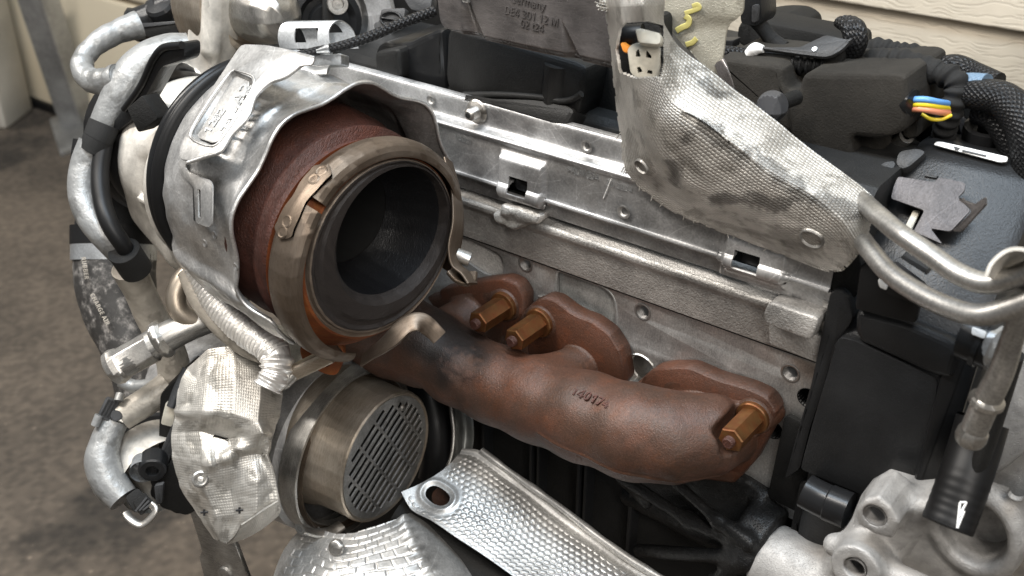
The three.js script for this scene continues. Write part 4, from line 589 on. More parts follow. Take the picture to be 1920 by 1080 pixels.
{
  const c = thing('fir_tree_clip', 'small black plastic clip with an oval slotted ring left of the dark plate', 'clip');
  const f = frame(pd(735, 32, 0.66), v3(0.2, 0.5, 0.85));
  part(c, 'clip_body', slab(f, [[714, 16], [760, 14], [756, 46], [742, 52], [700, 54], [700, 42], [710, 40]], 0.006, { r: 0.002 }), M.plasticGrey);
  const ff = frame(f.at(0, 0, 0.0012), f.n); const q = ff.to2(ff.px(733, 36)); const el = (s) => Array.from({ length: 24 }, (_, i) => ff.at(q[0] + Math.cos(i / 24 * 6.2832) * 0.0072 * s, q[1] + Math.sin(i / 24 * 6.2832) * 0.0046 * s));
  const e = el(1); part(c, 'ring', tube([...e, e[0]], 0.0008, { seg: 60, rad: 6 }), M.plastic); part(c, 'ring_bar', tube([e[0], e[12]], 0.0008, { seg: 3, rad: 6 }), M.plastic);
  part(c, 'tab', slab(frame(f.at(0, 0, -0.01), f.n), [[752, -10], [812, -10], [806, 22], [770, 20]], 0.008, { r: 0.004 }), M.plasticGrey);
}
{
  const c = thing('stamped_cover_plate', 'dark brownish metal plate with cast lettering and two fluted ribs at the top', 'plate'), f = frame(pz(980, 60, 0.012), v3(0, 0.12, 0.99));
  const net1 = [[[812, -30], [820, 0], [826, 40], [842, 58]], [[900, -30], [903, 10], [905, 50], [908, 76]], [[1000, -30], [1003, 25], [1006, 70], [1010, 100]], [[1080, -30], [1085, 40], [1088, 85], [1092, 116]], [[1165, -30], [1164, 50], [1160, 100], [1156, 132]]].map((r) => r.map(([x, y]) => f.px(x, y)));
  const flute = (p, ax, ay, bx, by, w) => { const q = f.to2(p), a = f.to2(f.px(ax, ay)), b = f.to2(f.px(bx, by)), t = ((q[0] - a[0]) * (b[0] - a[0]) + (q[1] - a[1]) * (b[1] - a[1])) / ((b[0] - a[0]) ** 2 + (b[1] - a[1]) ** 2); if (t < 0) return 0; const d = Math.hypot(q[0] - lerp(a[0], b[0], t), q[1] - lerp(a[1], b[1], t)); return Math.max(0, Math.min(1, t * 1.3)) * Math.max(0, 1 - (d / (w * Math.max(0.05, Math.min(t, 1)))) ** 2); };
  part(c, 'plate', sheet(net1, { nu: 200, nv: 60, thick: 0.003, disp: (u, v, a, b, p) => -0.004 * flute(p, 862, -40, 886, 70, 0.008) - 0.0035 * flute(p, 1052, 35, 1072, 112, 0.0055) + 0.0005 * n3(p.x * 60, p.y * 60, p.z * 60) - 0.002 * sstep(0.85, 1, v) }), M.bracketPlate);
  const tx = (s, x, y, size) => { const p = f.px(x, y); return letters(s, p.addScaledVector(f.n, -0.0002), v3(1, -0.03, 0), f.n, size, 0.0008, thinFont); };
  part(c, 'lettering', merge([tx('Germany', 958, 4, 0.0040), tx('DE4 301 12 M', 946, 25, 0.0042), tx('02 t24', 976, 50, 0.0040)]), M.bracketPlate);
  part(c, 'top_clip', slab(frame(f.at(0, 0, 0.003), f.n), [[862, -8], [876, -8], [878, 7], [866, 5]], 0.003, { r: 0.001 }), M.steel);
}

// ---------- left side: harness, hoses, actuator ----------
{
  const h = thing('wire_harness', 'silver sleeved wiring harness with black tape and plugs down the left side', 'wiring harness');
  const P = (l) => l.map(([x, y, d]) => pd(x, y, d - 0.05 * sstep(600, 420, y)));
  part(h, 'wide_sleeve', tube(P([[355, 86, 0.715], [318, 92, 0.712], [280, 108, 0.71], [250, 134, 0.708], [232, 160, 0.706]]), [0.0105, 0.0125, 0.0135, 0.014, 0.0135], { seg: 60, rad: 24, flat: [1, 0.75] }), M.sleeve);
  part(h, 'sleeve_mouth', tube(P([[240, 146, 0.703], [225, 172, 0.702], [208, 204, 0.703], [188, 242, 0.704]]), [0.0128, 0.012, 0.0108, 0.0095], { seg: 40, rad: 20, flat: [1, 0.75] }), M.sleeve);
  part(h, 'loop_sleeve', tube(P([[262, 46, 0.735], [225, 58, 0.73], [187, 78, 0.725], [158, 108, 0.72], [155, 132, 0.715], [172, 150, 0.71], [198, 153, 0.705], [222, 146, 0.702]]), (t) => lerp(0.0090, 0.0068, Math.sin(t * 3.14)) + 0.0002 * Math.sin(t * 60) + 0.0004 * n3(t * 14, 1, 1), { seg: 120, rad: 18 }), M.sleeve);
  part(h, 'tape_band', tube(P([[196, 232, 0.7], [186, 256, 0.7], [176, 282, 0.702]]), [0.0108, 0.0105, 0.0102], { seg: 20, rad: 20, flat: [1, 0.8] }), M.clothTape);
  part(h, 'long_sleeve', tube(P([[178, 270, 0.705], [160, 312, 0.705], [155, 360, 0.703], [166, 400, 0.7], [190, 436, 0.697], [220, 470, 0.694], [246, 496, 0.692]]), [0.0098, 0.009, 0.0088, 0.0086, 0.0078, 0.0072], { seg: 80, rad: 18 }), M.sleeve);
  part(h, 'side_cable', tube(P([[196, 268, 0.7], [188, 318, 0.697], [191, 374, 0.692], [207, 422, 0.688], [230, 458, 0.686], [248, 490, 0.687]]), [0.0052, 0.0055, 0.0055, 0.005], { seg: 60, rad: 14 }), M.rubber);
  part(h, 'side_cable', tube(P([[150, 262, 0.715], [145, 300, 0.715], [143, 348, 0.712], [152, 388, 0.71]]), 0.0042, { seg: 40 }), M.rubber);
  part(h, 'tape_band', tube(P([[232, 470, 0.684], [256, 506, 0.685]]), 0.0098, { seg: 10, rad: 20 }), M.clothTape);
  part(h, 'lower_sleeve', tube(P([[240, 502, 0.692], [262, 545, 0.69], [285, 596, 0.69], [310, 640, 0.692], [326, 690, 0.695], [322, 722, 0.696], [300, 738, 0.694]]), [0.0105, 0.0098, 0.010, 0.0102, 0.0105, 0.0098], { seg: 90, rad: 20 }), M.sleeveTan);
  part(h, 'branch_sleeve', tube(P([[316, 724, 0.69], [282, 748, 0.685], [228, 782, 0.68]]), [0.0098, 0.0092, 0.009], { seg: 30, rad: 18 }), M.sleeveTan);
  part(h, 'thin_branch', tube(P([[226, 714, 0.71], [250, 724, 0.71], [282, 722, 0.705], [305, 716, 0.7]]), 0.0045, { seg: 30 }), M.sleeve);
  part(h, 'end_sleeve', tube(P([[216, 788, 0.68], [200, 822, 0.678], [192, 862, 0.676], [206, 905, 0.674], [232, 936, 0.672]]), [0.0085, 0.0095, 0.0112, 0.0112, 0.0098], { seg: 50, rad: 20 }), M.sleeve);
  const bk = frame(pd(206, 776, 0.672), CAM.clone().sub(pd(206, 776, 0.672)), v3(0.3, 1, 0));
  const cl = part(h, 'fastening_clip', merge([slab(bk, [[200, 742], [226, 752], [206, 792], [182, 780]], 0.012, { r: 0.002 }), slab(frame(bk.at(0, 0, 0.004), bk.n), [[210, 768], [226, 770], [232, 784], [216, 792], [206, 784]], 0.012, { r: 0.003 })]), M.plasticGrey);
  for (const k of [0, 1, 2]) part(cl, 'clip_slot', slab(frame(bk.at(0, 0, 0.0012), bk.n), [[203 + k * 6, 748 + k * 2], [206 + k * 6, 749 + k * 2], [191 + k * 6, 778 + k * 2], [188 + k * 6, 777 + k * 2]], 0.002, { r: 0.0003, bevel: 0.0002 }), M.dark);
  part(cl, 'clip_pin', tube(P([[186, 778, 0.67], [178, 798, 0.67]]), 0.0026, { seg: 3 }), M.sleeve); part(cl, 'clip_pin', tube(P([[222, 752, 0.672], [226, 738, 0.674]]), 0.0028, { seg: 3 }), M.sleeve);
  const pf = frame(pd(262, 946, 0.662), CAM.clone().sub(pd(262, 946, 0.662)), v3(0, 1, 0));
  const pg = part(h, 'plug', merge([slab(pf, [[234, 932], [258, 914], [278, 934], [252, 962]], 0.014, { r: 0.002 }), slab(frame(pf.at(0, 0, 0.003), pf.n), [[248, 940], [270, 922], [290, 944], [264, 968]], 0.014, { r: 0.002 })]), M.plasticMatte);
  for (const k of [0, 1, 2]) part(pg, 'plug_rib', slab(frame(pf.at(0, 0, 0.0048), pf.n), [[252 + k * 7, 958 - k * 1], [255 + k * 7, 960 - k * 1], [277 + k * 4, 934 + k * 6], [274 + k * 4, 931 + k * 6]], 0.003, { r: 0.0003, bevel: 0.0003 }), M.plasticGrey);
  part(pg, 'wire_bail', tube(P([[236, 962, 0.66], [243, 972, 0.657], [266, 984, 0.655], [292, 956, 0.655], [284, 946, 0.657]]), 0.0022, { seg: 60, rad: 8, flat: [1.3, 0.8], tension: 0.1 }), M.brightSteel);
}
{
  const c = thing('sensor_plug', 'black round plug with a silver sleeved cable at the upper left', 'connector'), a = pd(246, 50, 0.735), b = pd(345, 16, 0.735), d = b.clone().sub(a), L = d.length(), f = frame(a, d);
  part(c, 'plug_body', rings(f, [[0.001, 0.008], [0, 0.0105], [0.003, 0.0125], [0.006, 0.0112], [0.016, 0.0112], [0.0165, 0.0125], [0.021, 0.0135], [0.024, 0.0165], [L * 0.85, 0.0175], [L, 0.0165], [L, 0]], { seg: 40, crease: 0.5 }), M.plastic);
  part(c, 'locking_fin', slab(frame(pd(295, 48, 0.715), v3(0.1, 0.55, 0.8)), [[256, 44], [330, 38], [330, 44], [262, 52]], 0.014, { r: 0.001 }), M.plasticGrey);
  part(c, 'lower_half', slab(frame(pd(292, 58, 0.718), v3(0.2, 0.2, 0.95)), [[250, 52], [334, 44], [334, 74], [284, 74], [276, 68], [256, 68]], 0.022, { r: 0.003 }), M.plasticMatte);
  part(c, 'top_knob', rings(frame(pd(303, 14, 0.722), v3(0.1, 0.8, 0.5)), [[-0.01, 0.0105], [0.002, 0.0105], [0.004, 0.009], [0.004, 0]], { seg: 28 }), M.plastic);
  part(c, 'back_plate', slab(frame(pd(340, 20, 0.735), v3(0.3, 0.1, 0.95)), [[324, -40], [345, -40], [344, 84], [334, 84], [328, 40]], 0.02, { r: 0.002 }), M.plasticMatte);
}
{
  const c = thing('cable_channel', 'black plastic cable channel with a square box behind the silver harness', 'cable channel'), f = frame(pd(275, 160, 0.618), v3(0.05, 0.1, 0.97));
  part(c, 'channel', slab(f, [[345, 78], [306, 84], [288, 104], [262, 158], [232, 200], [198, 248], [204, 258], [246, 226], [278, 172], [302, 126], [345, 112]], 0.012, { r: 0.004 }), M.plastic);
  part(c, 'channel_edge', tube([[344, 84], [308, 90], [292, 108], [266, 162], [236, 204]].map(([x, y]) => f.px(x, y).addScaledVector(f.n, 0.001)), 0.0022, { seg: 50 }), M.plasticGloss);
  part(c, 'square_box', slab(frame(pd(266, 214, 0.602), v3(0.35, 0.2, 0.9)), [[236, 204], [266, 178], [297, 222], [258, 250]], 0.016, { r: 0.002, bevel: 0.0015 }), M.plasticMatte);
}
{
  const c = thing('charge_hose', 'worn black rubber charge hose with a light band clamp, lowest hose on the left', 'hose');
  const P = [[214, 424, 0.775], [216, 470, 0.775], [216, 520, 0.773], [226, 580, 0.77], [246, 640, 0.765], [262, 690, 0.76], [272, 740, 0.758]].map((p) => pd(...p));
  part(c, 'hose_body', tube(P, [0.0292, 0.0288, 0.0282, 0.0262, 0.0228, 0.0205, 0.0198], { seg: 80, rad: 40 }), M.rubberWorn);
  part(c, 'collar', tube([pd(214, 424, 0.775), pd(214, 458, 0.775)], 0.0302, { seg: 4, rad: 40 }), M.rubber);
  part(c, 'band', tube([pd(214, 459, 0.775), pd(214, 488, 0.775)], 0.0297, { seg: 4, rad: 48 }), M.zinc);
  part(c, 'upper_boot', tube([pd(236, 340, 0.76), pd(226, 390, 0.77), pd(216, 432, 0.775)], [0.022, 0.025, 0.028], { seg: 20, rad: 32 }), M.plastic);
  const tx = (s, x, y, d, dx, dy, size) => letters(s, pd(x, y, d), pd(x + dx, y + dy, d).sub(pd(x, y, d)), CAM.clone().sub(pd(x, y, d)).add(v3(0, 0.1, 0)), size, 0.0002);
  part(c, 'printing', merge([tx('RUBBER', 152, 482, 0.742, 8, 50, 0.003), tx('CHARGE AIR', 168, 552, 0.738, 32, 60, 0.003)]), M.sleeveTan);
}
{
  const c = thing('coolant_return_pipe', 'bare steel pipe with a U bend and beaded open end at the left', 'pipe');
  part(c, 'straight_pipe', tube([[218, 688, 0.66], [260, 664, 0.66], [305, 636, 0.662], [350, 614, 0.665], [410, 592, 0.67], [470, 585, 0.675]].map((p) => pd(...p)), [0.0098, 0.0098, 0.0095, 0.009, 0.0095, 0.0095], { seg: 60, rad: 28 }), M.steel);
  const a = pd(206, 694, 0.66), ax = pd(260, 664, 0.66).sub(a), f = frame(a, ax);
  part(c, 'flared_end', rings(f, [[0.003, 0.0075], [0.0005, 0.0078], [0, 0.0088], [0.001, 0.0106], [0.0045, 0.0116], [0.008, 0.0108], [0.0095, 0.0099], [0.03, 0.0099]], { seg: 40, crease: 0.8 }), M.brightSteel);
  part(c, 'end_closure', rings(f, [[0.003, 0.0078], [0.004, 0]], { seg: 32 }), M.wireYellow.clone().copy(M.cream));
  part(c, 'bead', rings(frame(pd(303, 637, 0.662), ax), [[-0.004, 0.0098], [-0.002, 0.0118], [0, 0.0122], [0.002, 0.0118], [0.004, 0.0095]], { seg: 40, crease: 1 }), M.brightSteel);
  part(c, 'u_bend', tube([[420, 498, 0.67], [385, 502, 0.664], [352, 514, 0.66], [331, 545, 0.658], [334, 580, 0.658], [358, 598, 0.662], [400, 602, 0.67]].map((p) => pd(...p)), 0.0062, { seg: 70, rad: 20, flat: [1, 1] }), M.heatSteel);
}
{
  const c = thing('corrugated_sleeve', 'silver corrugated heat sleeve curling under the turbine heat shield to a crumpled end', 'sleeve');
  const P = [[374, 500, 0.632], [398, 548, 0.628], [430, 592, 0.622], [468, 626, 0.616], [500, 648, 0.61], [518, 668, 0.607], [516, 700, 0.605], [502, 728, 0.604]].map((p) => pd(...p));
  part(c, 'corrugations', tube(P.slice(0, 6), (t) => 0.0080 + 0.0012 * Math.cos(t * 6.2832 * 29) + 0.0004 * n3(t * 20, 1, 5), { seg: 420, rad: 20 }), M.foilBright);
  part(c, 'crumpled_end', tube(P.slice(4), (t) => 0.0085 + 0.0012 * n3(t * 16, 2, 2) + 0.0011 * Math.sin(t * 34), { seg: 90, rad: 20, flat: [1, 0.8] }), M.foilBright);
  const c2 = thing('plain_sleeve', 'smooth pale heat sleeve lying beside the silver corrugated sleeve', 'sleeve');
  part(c2, 'sleeve', tube([[362, 506, 0.648], [384, 558, 0.645], [420, 605, 0.64], [462, 640, 0.636], [500, 660, 0.63]].map((p) => pd(...p)), [0.0095, 0.0095, 0.009, 0.009, 0.008], { seg: 60, rad: 20 }), M.sleeveTan);
}
{
  const c = thing('actuator_rod', 'thin square steel actuator rod with a crimped end under the turbocharger outlet', 'rod');
  part(c, 'rod', tube([pd(622, 664, 0.6), pd(548, 700, 0.612)], 0.0042, { box: true, seg: 3, rad: 24 }), M.heatSteel);
  part(c, 'crimped_end', tube([pd(552, 698, 0.611), pd(538, 712, 0.612), pd(512, 730, 0.614)], [0.005, 0.0055, 0.0035], { seg: 20, flat: [1, 0.7] }), M.steel);
}
{
  const c = thing('actuator', 'grey cylindrical actuator in a black holder below the silver harness', 'actuator');
  const f = frame(pd(268, 846, 0.715), v3(0.97, -0.1, 0.2));
  part(c, 'housing', rings(f, [[-0.03, 0], [-0.0295, 0.012], [-0.027, 0.019], [-0.022, 0.0245], [-0.012, 0.028], [0.0, 0.0285], [0.02, 0.029], [0.03, 0.029]], { seg: 48, crease: 1 }), M.paleAlu);
  part(c, 'rim', rings(f, [[-0.002, 0.0285], [0, 0.0305], [0.004, 0.0305], [0.006, 0.0288]], { seg: 48 }), M.plasticGrey);
  const g = frame(pd(310, 840, 0.672), v3(0.55, 0.2, 0.8));
  part(c, 'holder_bar', slab(g, [[322, 796], [338, 788], [330, 830], [310, 884], [286, 882], [300, 848]], 0.01, { r: 0.002 }), M.plasticGrey);
  part(c, 'holder_foot', slab(frame(pd(318, 900, 0.675), v3(0.55, 0.1, 0.8)), [[332, 840], [346, 900], [372, 955], [350, 968], [300, 952], [282, 908], [276, 880], [312, 880]], 0.02, { r: 0.003 }), M.plasticMatte);
  part(c, 'holder_back', slab(frame(pd(318, 840, 0.69), v3(0.55, 0.1, 0.8)), [[300, 740], [356, 690], [360, 960], [330, 965], [280, 930], [296, 850]], 0.02, { r: 0.003 }), M.plasticMatte);
  const pv = pd(286, 878, 0.662); part(c, 'pivot', rings(frame(pv, v3(0.75, 0, 0.65)), [[-0.01, 0.0085], [0.002, 0.0085], [0.003, 0.0075], [0.003, 0.004], [-0.002, 0.0035], [-0.002, 0]], { seg: 28 }), M.plastic);
  part(c, 'pivot_sleeve', rings(frame(pd(270, 870, 0.668), v3(0.75, 0, 0.65)), [[-0.004, 0], [-0.004, 0.006], [-0.002, 0.0075], [0.008, 0.008]], { seg: 28 }), M.zinc);
  part(c, 'latch', slab(frame(pd(300, 926, 0.66), v3(0.6, 0.1, 0.8)), [[288, 912], [306, 908], [304, 944], [292, 948]], 0.004, { r: 0.0015, holes: [{ r: 0.0005, pts: [[294, 918], [300, 917], [299, 940], [295, 941]] }] }), M.plasticGrey);
  part(c, 'clip_plate', slab(frame(pd(314, 775, 0.668), v3(0.5, 0.15, 0.85)), [[310, 754], [330, 762], [324, 802], [300, 796]], 0.004, { r: 0.002 }), M.cream);
  part(c, 'edge_rail', tube([pd(352, 692, 0.668), pd(334, 730, 0.666), pd(322, 764, 0.665)], 0.0026, { box: true, seg: 12, rad: 16 }), M.plasticGrey);
}
{
  const c = thing('foil_wrap', 'crumpled silver woven heat wrap with a fold at its pointed lower end and a grommet', 'heat wrap');
  const N = [[[352, 690, 0.655], [392, 656, 0.65], [440, 648, 0.648], [484, 652, 0.65], [524, 688, 0.656]], [[334, 730, 0.652], [386, 716, 0.642], [440, 708, 0.634], [490, 716, 0.638], [529, 742, 0.65]], [[330, 770, 0.650], [385, 772, 0.632], [436, 776, 0.628], [484, 790, 0.630], [522, 782, 0.648]], [[325, 812, 0.652], [376, 808, 0.642], [428, 822, 0.640], [492, 812, 0.628], [508, 818, 0.644]], [[326, 858, 0.65], [386, 868, 0.632], [430, 858, 0.634], [478, 850, 0.640], [503, 852, 0.642]], [[338, 912, 0.652], [384, 920, 0.636], [432, 914, 0.640], [482, 902, 0.634], [513, 900, 0.642]], [[372, 962, 0.652], [406, 968, 0.64], [440, 964, 0.642], [480, 960, 0.636], [523, 958, 0.645]], [[402, 1008, 0.65], [412, 1013, 0.646], [422, 1018, 0.646], [432, 1016, 0.646], [442, 1010, 0.648]]];
  const fold = (p, a, b, w) => { const ab = b.clone().sub(a), t = clamp(p.clone().sub(a).dot(ab) / ab.lengthSq()); return Math.exp(-((p.distanceTo(a.clone().addScaledVector(ab, t)) / w) ** 2)); };
  const g1 = [pd(332, 772, 0.648), pd(430, 774, 0.633)], g2 = [pd(430, 774, 0.633), pd(492, 812, 0.638)], g3 = [pd(492, 812, 0.64), pd(420, 858, 0.632)], g4 = [pd(395, 870, 0.632), pd(380, 800, 0.634)], g5 = [pd(492, 812, 0.64), pd(518, 950, 0.645)];
  part(c, 'wrap', sheet(net(N), { nu: 170, nv: 130, thick: 0.0016, lin: 0.85, disp: (u, v, a, b, p) => 0.0026 * fold(p, ...g1, 0.003) - 0.001 * fold(p, g1[0].clone().add(v3(0, -0.004, 0)), g1[1].clone().add(v3(0, -0.004, 0)), 0.003) + 0.0042 * fold(p, ...g2, 0.003) + 0.0042 * fold(p, ...g3, 0.003) + 0.003 * fold(p, ...g4, 0.0035) + 0.0032 * fold(p, ...g5, 0.0025) + 0.0016 * Math.abs(n3(p.x * 42, p.y * 42, p.z * 42)) + 0.001 * Math.abs(n3(p.x * 120, p.y * 120, p.z * 120)) }), M.foilFine);
  part(c, 'folded_flap', sheet(net([[[424, 1022, 0.64], [440, 1008, 0.636], [452, 985, 0.632]], [[470, 1004, 0.641], [478, 985, 0.636], [488, 962, 0.632]], [[523, 968, 0.645], [523, 955, 0.64], [522, 940, 0.638]]]), { nu: 40, nv: 20, thick: 0.0012, disp: (u, v, a, b, p) => 0.0006 * n3(p.x * 90, p.y * 90, p.z * 90) }), M.foilFine);
  part(c, 'side_flap', sheet(net([[[492, 660, 0.655], [515, 662, 0.66], [530, 680, 0.68]], [[512, 720, 0.65], [522, 730, 0.655], [532, 745, 0.675]], [[500, 810, 0.645], [512, 800, 0.65], [526, 790, 0.67]]]), { nu: 24, nv: 16, thick: 0.0012 }), M.sheetDull);
  const gp = pd(376, 898, 0.633), gf = frame(gp, CAM.clone().sub(gp)); part(c, 'grommet', rings(gf, [[-0.001, 0.0052], [0.0012, 0.0048], [0.0018, 0.0038], [0.001, 0.003], [-0.0004, 0.0026], [0.0006, 0.0016], [0.0008, 0]], { seg: 24, crease: 0.6 }), M.steel);
  for (const [x, y] of [[383, 961], [449, 957]]) for (const s of [0, 1]) part(c, 'stitch', tube(s ? [pd(x - 7, y, 0.634), pd(x + 7, y - 1, 0.634)] : [pd(x, y - 6, 0.634), pd(x, y + 6, 0.634)], 0.0007, { seg: 3, rad: 6 }), M.soot);
}
{
  const c = thing('support_strap', 'flat dull steel support strap with a slot and bolt head hanging below the foil wrap', 'bracket'), f = frame(pd(400, 1020, 0.7), v3(0.2, 0.1, 0.95));
  part(c, 'strap', slab(f, [[352, 950], [392, 958], [430, 1006], [440, 1020], [470, 1100], [386, 1100], [372, 1044], [378, 1034]], 0.004, { r: 0.003, holes: [{ r: 0.0008, pts: [[372, 1000], [390, 995], [391, 999], [374, 1005]] }] }), M.steel);
  part(c, 'bolt_head', rings(frame(f.px(424, 1076), f.n), [[0, 0.0058], [0.002, 0.0054], [0.0026, 0.004], [0.0026, 0]], { seg: 28 }), M.steel);
}

// ---------- woven foil sleeve over the pipes ----------
{
  const c = thing('woven_foil_sleeve', 'large woven silver heat sleeve with a torn opening, draped over the shield plate', 'heat sleeve');
  const N = [[[1126, -14, 0.03], [1160, -16, 0.04], [1205, -16, 0.04], [1246, -12, 0.022]], [[1130, 14, 0.03], [1162, 12, 0.042], [1205, 10, 0.042], [1247, 10, 0.022]], [[1138, 60, 0.024], [1170, 58, 0.042], [1210, 55, 0.04], [1249, 45, 0.02]], [[1150, 150, 0.018], [1185, 148, 0.038], [1226, 130, 0.038], [1276, 84, 0.012]], [[1160, 232, 0.014], [1205, 220, 0.034], [1260, 190, 0.036], [1330, 128, 0.01]], [[1170, 320, 0.012], [1235, 285, 0.03], [1312, 225, 0.036], [1400, 181, 0.009]], [[1204, 360, 0.012], [1285, 335, 0.026], [1382, 275, 0.034], [1466, 231, 0.008]], [[1268, 404, 0.012], [1350, 370, 0.024], [1440, 320, 0.032], [1531, 285, 0.008]], [[1355, 436, 0.012], [1430, 410, 0.022], [1520, 365, 0.030], [1597, 336, 0.009]], [[1446, 474, 0.012], [1510, 455, 0.021], [1578, 415, 0.027], [1646, 378, 0.014]], [[1546, 511, 0.014], [1582, 507, 0.018], [1614, 470, 0.021], [1641, 404, 0.018]]];
  const hole = [[1160, 52], [1172, 42], [1215, 40], [1243, 47], [1243, 120], [1237, 143], [1190, 146], [1160, 134], [1153, 90]], inside = (x, y) => { let s = false; for (let i = 0, j = hole.length - 1; i < hole.length; j = i++) if ((hole[i][1] > y) !== (hole[j][1] > y) && x < (hole[j][0] - hole[i][0]) * (y - hole[i][1]) / (hole[j][1] - hole[i][1]) + hole[i][0]) s = !s; return s; };
  const cr1 = [zrow([1340, 205, 0.05]), zrow([1500, 300, 0.04])], cr2 = [zrow([1320, 250, 0.04]), zrow([1250, 180, 0.044])];
  const ridge = (p, a, b, w) => { const ab = b.clone().sub(a), t = clamp(p.clone().sub(a).dot(ab) / ab.lengthSq()); return Math.exp(-((p.distanceTo(a.clone().addScaledVector(ab, t)) / w) ** 2)); };
  const cloth = part(c, 'woven_cloth', sheet(net(N, zrow), { nu: 300, nv: 130, thick: 0.0016, lin: 0.45, disp: (u, v, a, b, p) => 0.0016 * n3(p.x * 28, p.y * 28, p.z * 28) + 0.0006 * n3(p.x * 90, p.y * 90, p.z * 90) - 0.003 * ridge(p, ...cr2, 0.006) + 0.0022 * ridge(p, ...cr1, 0.008), skip: (u, v, p) => (u > 0.02 && u < 0.45 && inside(...toPx(p))) || (v < 0.012 && n3(u * 90, 1, 1) > 0.05) || (u > 0.992 && n3(1, v * 60, 2) > 0.1) }), M.foil);
  { // smudges rubbed into the cloth along its folds
    const g = cloth.geometry, lines = [[[1322, 158], [1336, 172], [1350, 178]], [[1288, 262], [1318, 240], [1380, 284], [1450, 312], [1505, 350]], [[1478, 358], [1530, 372], [1575, 392], [1608, 398]], [[1340, 376], [1410, 378], [1462, 386], [1490, 372]], [[1262, 335], [1268, 318]]].map((l) => l.map(([x, y]) => onSheet(g, x, y).p));
    tint(g, (x, y, z) => { let d = 1; for (const l of lines) for (let i = 1; i < l.length; i++) { const a = l[i - 1], b = l[i], e = b.clone().sub(a), q = v3(x, y, z).sub(a), t = clamp(q.dot(e) / e.lengthSq()); d = Math.min(d, q.addScaledVector(e, -t).length()); } const k = 1 - 0.6 * sstep(0.006, 0.0008, d + 0.0042 * n3(x * 170, y * 170, z * 170) + 0.002 * n3(x * 500, y * 500, z * 500)); return [k, k * 0.995, k * 0.98]; });
    cloth.material = tinted(M.foil, 'foilSmudged');
  }
  const frays = []; for (let k = 0; k < 14; k++) { const u = 0.42 + 0.57 * rnd(), row = Math.min(9.999, u * 10), i = Math.floor(row), p = zrow(N[i][0]).lerp(zrow(N[i + 1][0]), row - i), q = p.clone().add(v3((rnd() - 0.5) * 0.004, -0.0004 - rnd() * 0.0014, rnd() * 0.001)); frays.push(tube([p.clone().add(v3(0, 0.002, 0)), q], [0.0004, 0.0002], { seg: 2, rad: 5 })); }
  for (let k = 0; k < 26; k++) { const p = zrow([1128 + rnd() * 14, 2 + rnd() * 16, 0.03]); frays.push(tube([p, p.clone().add(v3(-0.004 * rnd(), 0.004 * (rnd() - 0.4), 0.003 * rnd()))], 0.0003, { seg: 2, rad: 5 })); }
  const fr = part(c, 'frayed_threads', merge(frays), M.foilFine); fr.userData.kind = 'stuff';
  for (const [x, y, z, r] of [[1203, 312, 0.026, 0.0042], [1522, 446, 0.0275, 0.0056]]) { const q = onSheet(cloth.geometry, x, y), g = frame(q.p, q.n); void z; part(c, 'grommet', rings(g, [[-0.0015, r * 1.12], [0.0003, r * 1.1], [0.0009, r * 0.98], [0.0003, r * 0.86], [-0.001, r * 0.82]], { seg: 32, crease: 1 }), M.steel); }
}
{
  const c = thing('white_plug', 'off white plastic plug with an orange seal inside the opening of the woven sleeve', 'connector'), f = frame(pz(1200, 100, 0.03), v3(0.25, 0.2, 0.94));
  part(c, 'plug_body', slab(f, [[1176, 92], [1186, 82], [1216, 80], [1238, 88], [1239, 146], [1196, 146], [1182, 138]], 0.02, { r: 0.002, bevel: 0.0002, holes: [[[1192, 96], [1198, 90], [1202, 107], [1191, 107]], [[1212, 92], [1222, 104], [1222, 110], [1210, 108]], [[1193, 126], [1200, 124], [1206, 134], [1196, 138]], [[1214, 130], [1224, 132], [1224, 140], [1212, 138]]].map((p) => ({ pts: p, r: 0.0005 })) }), M.cream);
  part(c, 'plug_back', slab(frame(f.at(0, 0, -0.006), f.n), [[1180, 88], [1236, 88], [1236, 146], [1184, 144]], 0.02, { r: 0.002 }), M.plasticMatte);
  part(c, 'latch', slab(frame(pz(1215, 66, 0.034), v3(0.2, 0.5, 0.8)), [[1190, 54], [1200, 52], [1240, 62], [1238, 84], [1196, 80]], 0.006, { r: 0.002 }), M.cream);
  part(c, 'orange_seal', slab(frame(pz(1170, 90, 0.03), v3(0.25, 0.2, 0.94)), [[1162, 82], [1168, 79], [1180, 88], [1178, 101], [1168, 98]], 0.01, { r: 0.001 }), M.orange);
  part(c, 'dark_socket', slab(frame(pz(1200, 90, 0.012), v3(0.2, 0.1, 0.97)), [[1150, 30], [1238, 30], [1238, 160], [1150, 160]], 0.02, { r: 0.004 }), M.plasticMatte);
  part(c, 'cable', tube([pz(1158, 62, 0.018), pz(1180, 66, 0.022), pz(1206, 64, 0.02)], 0.0052, { seg: 20 }), M.rubber);
}
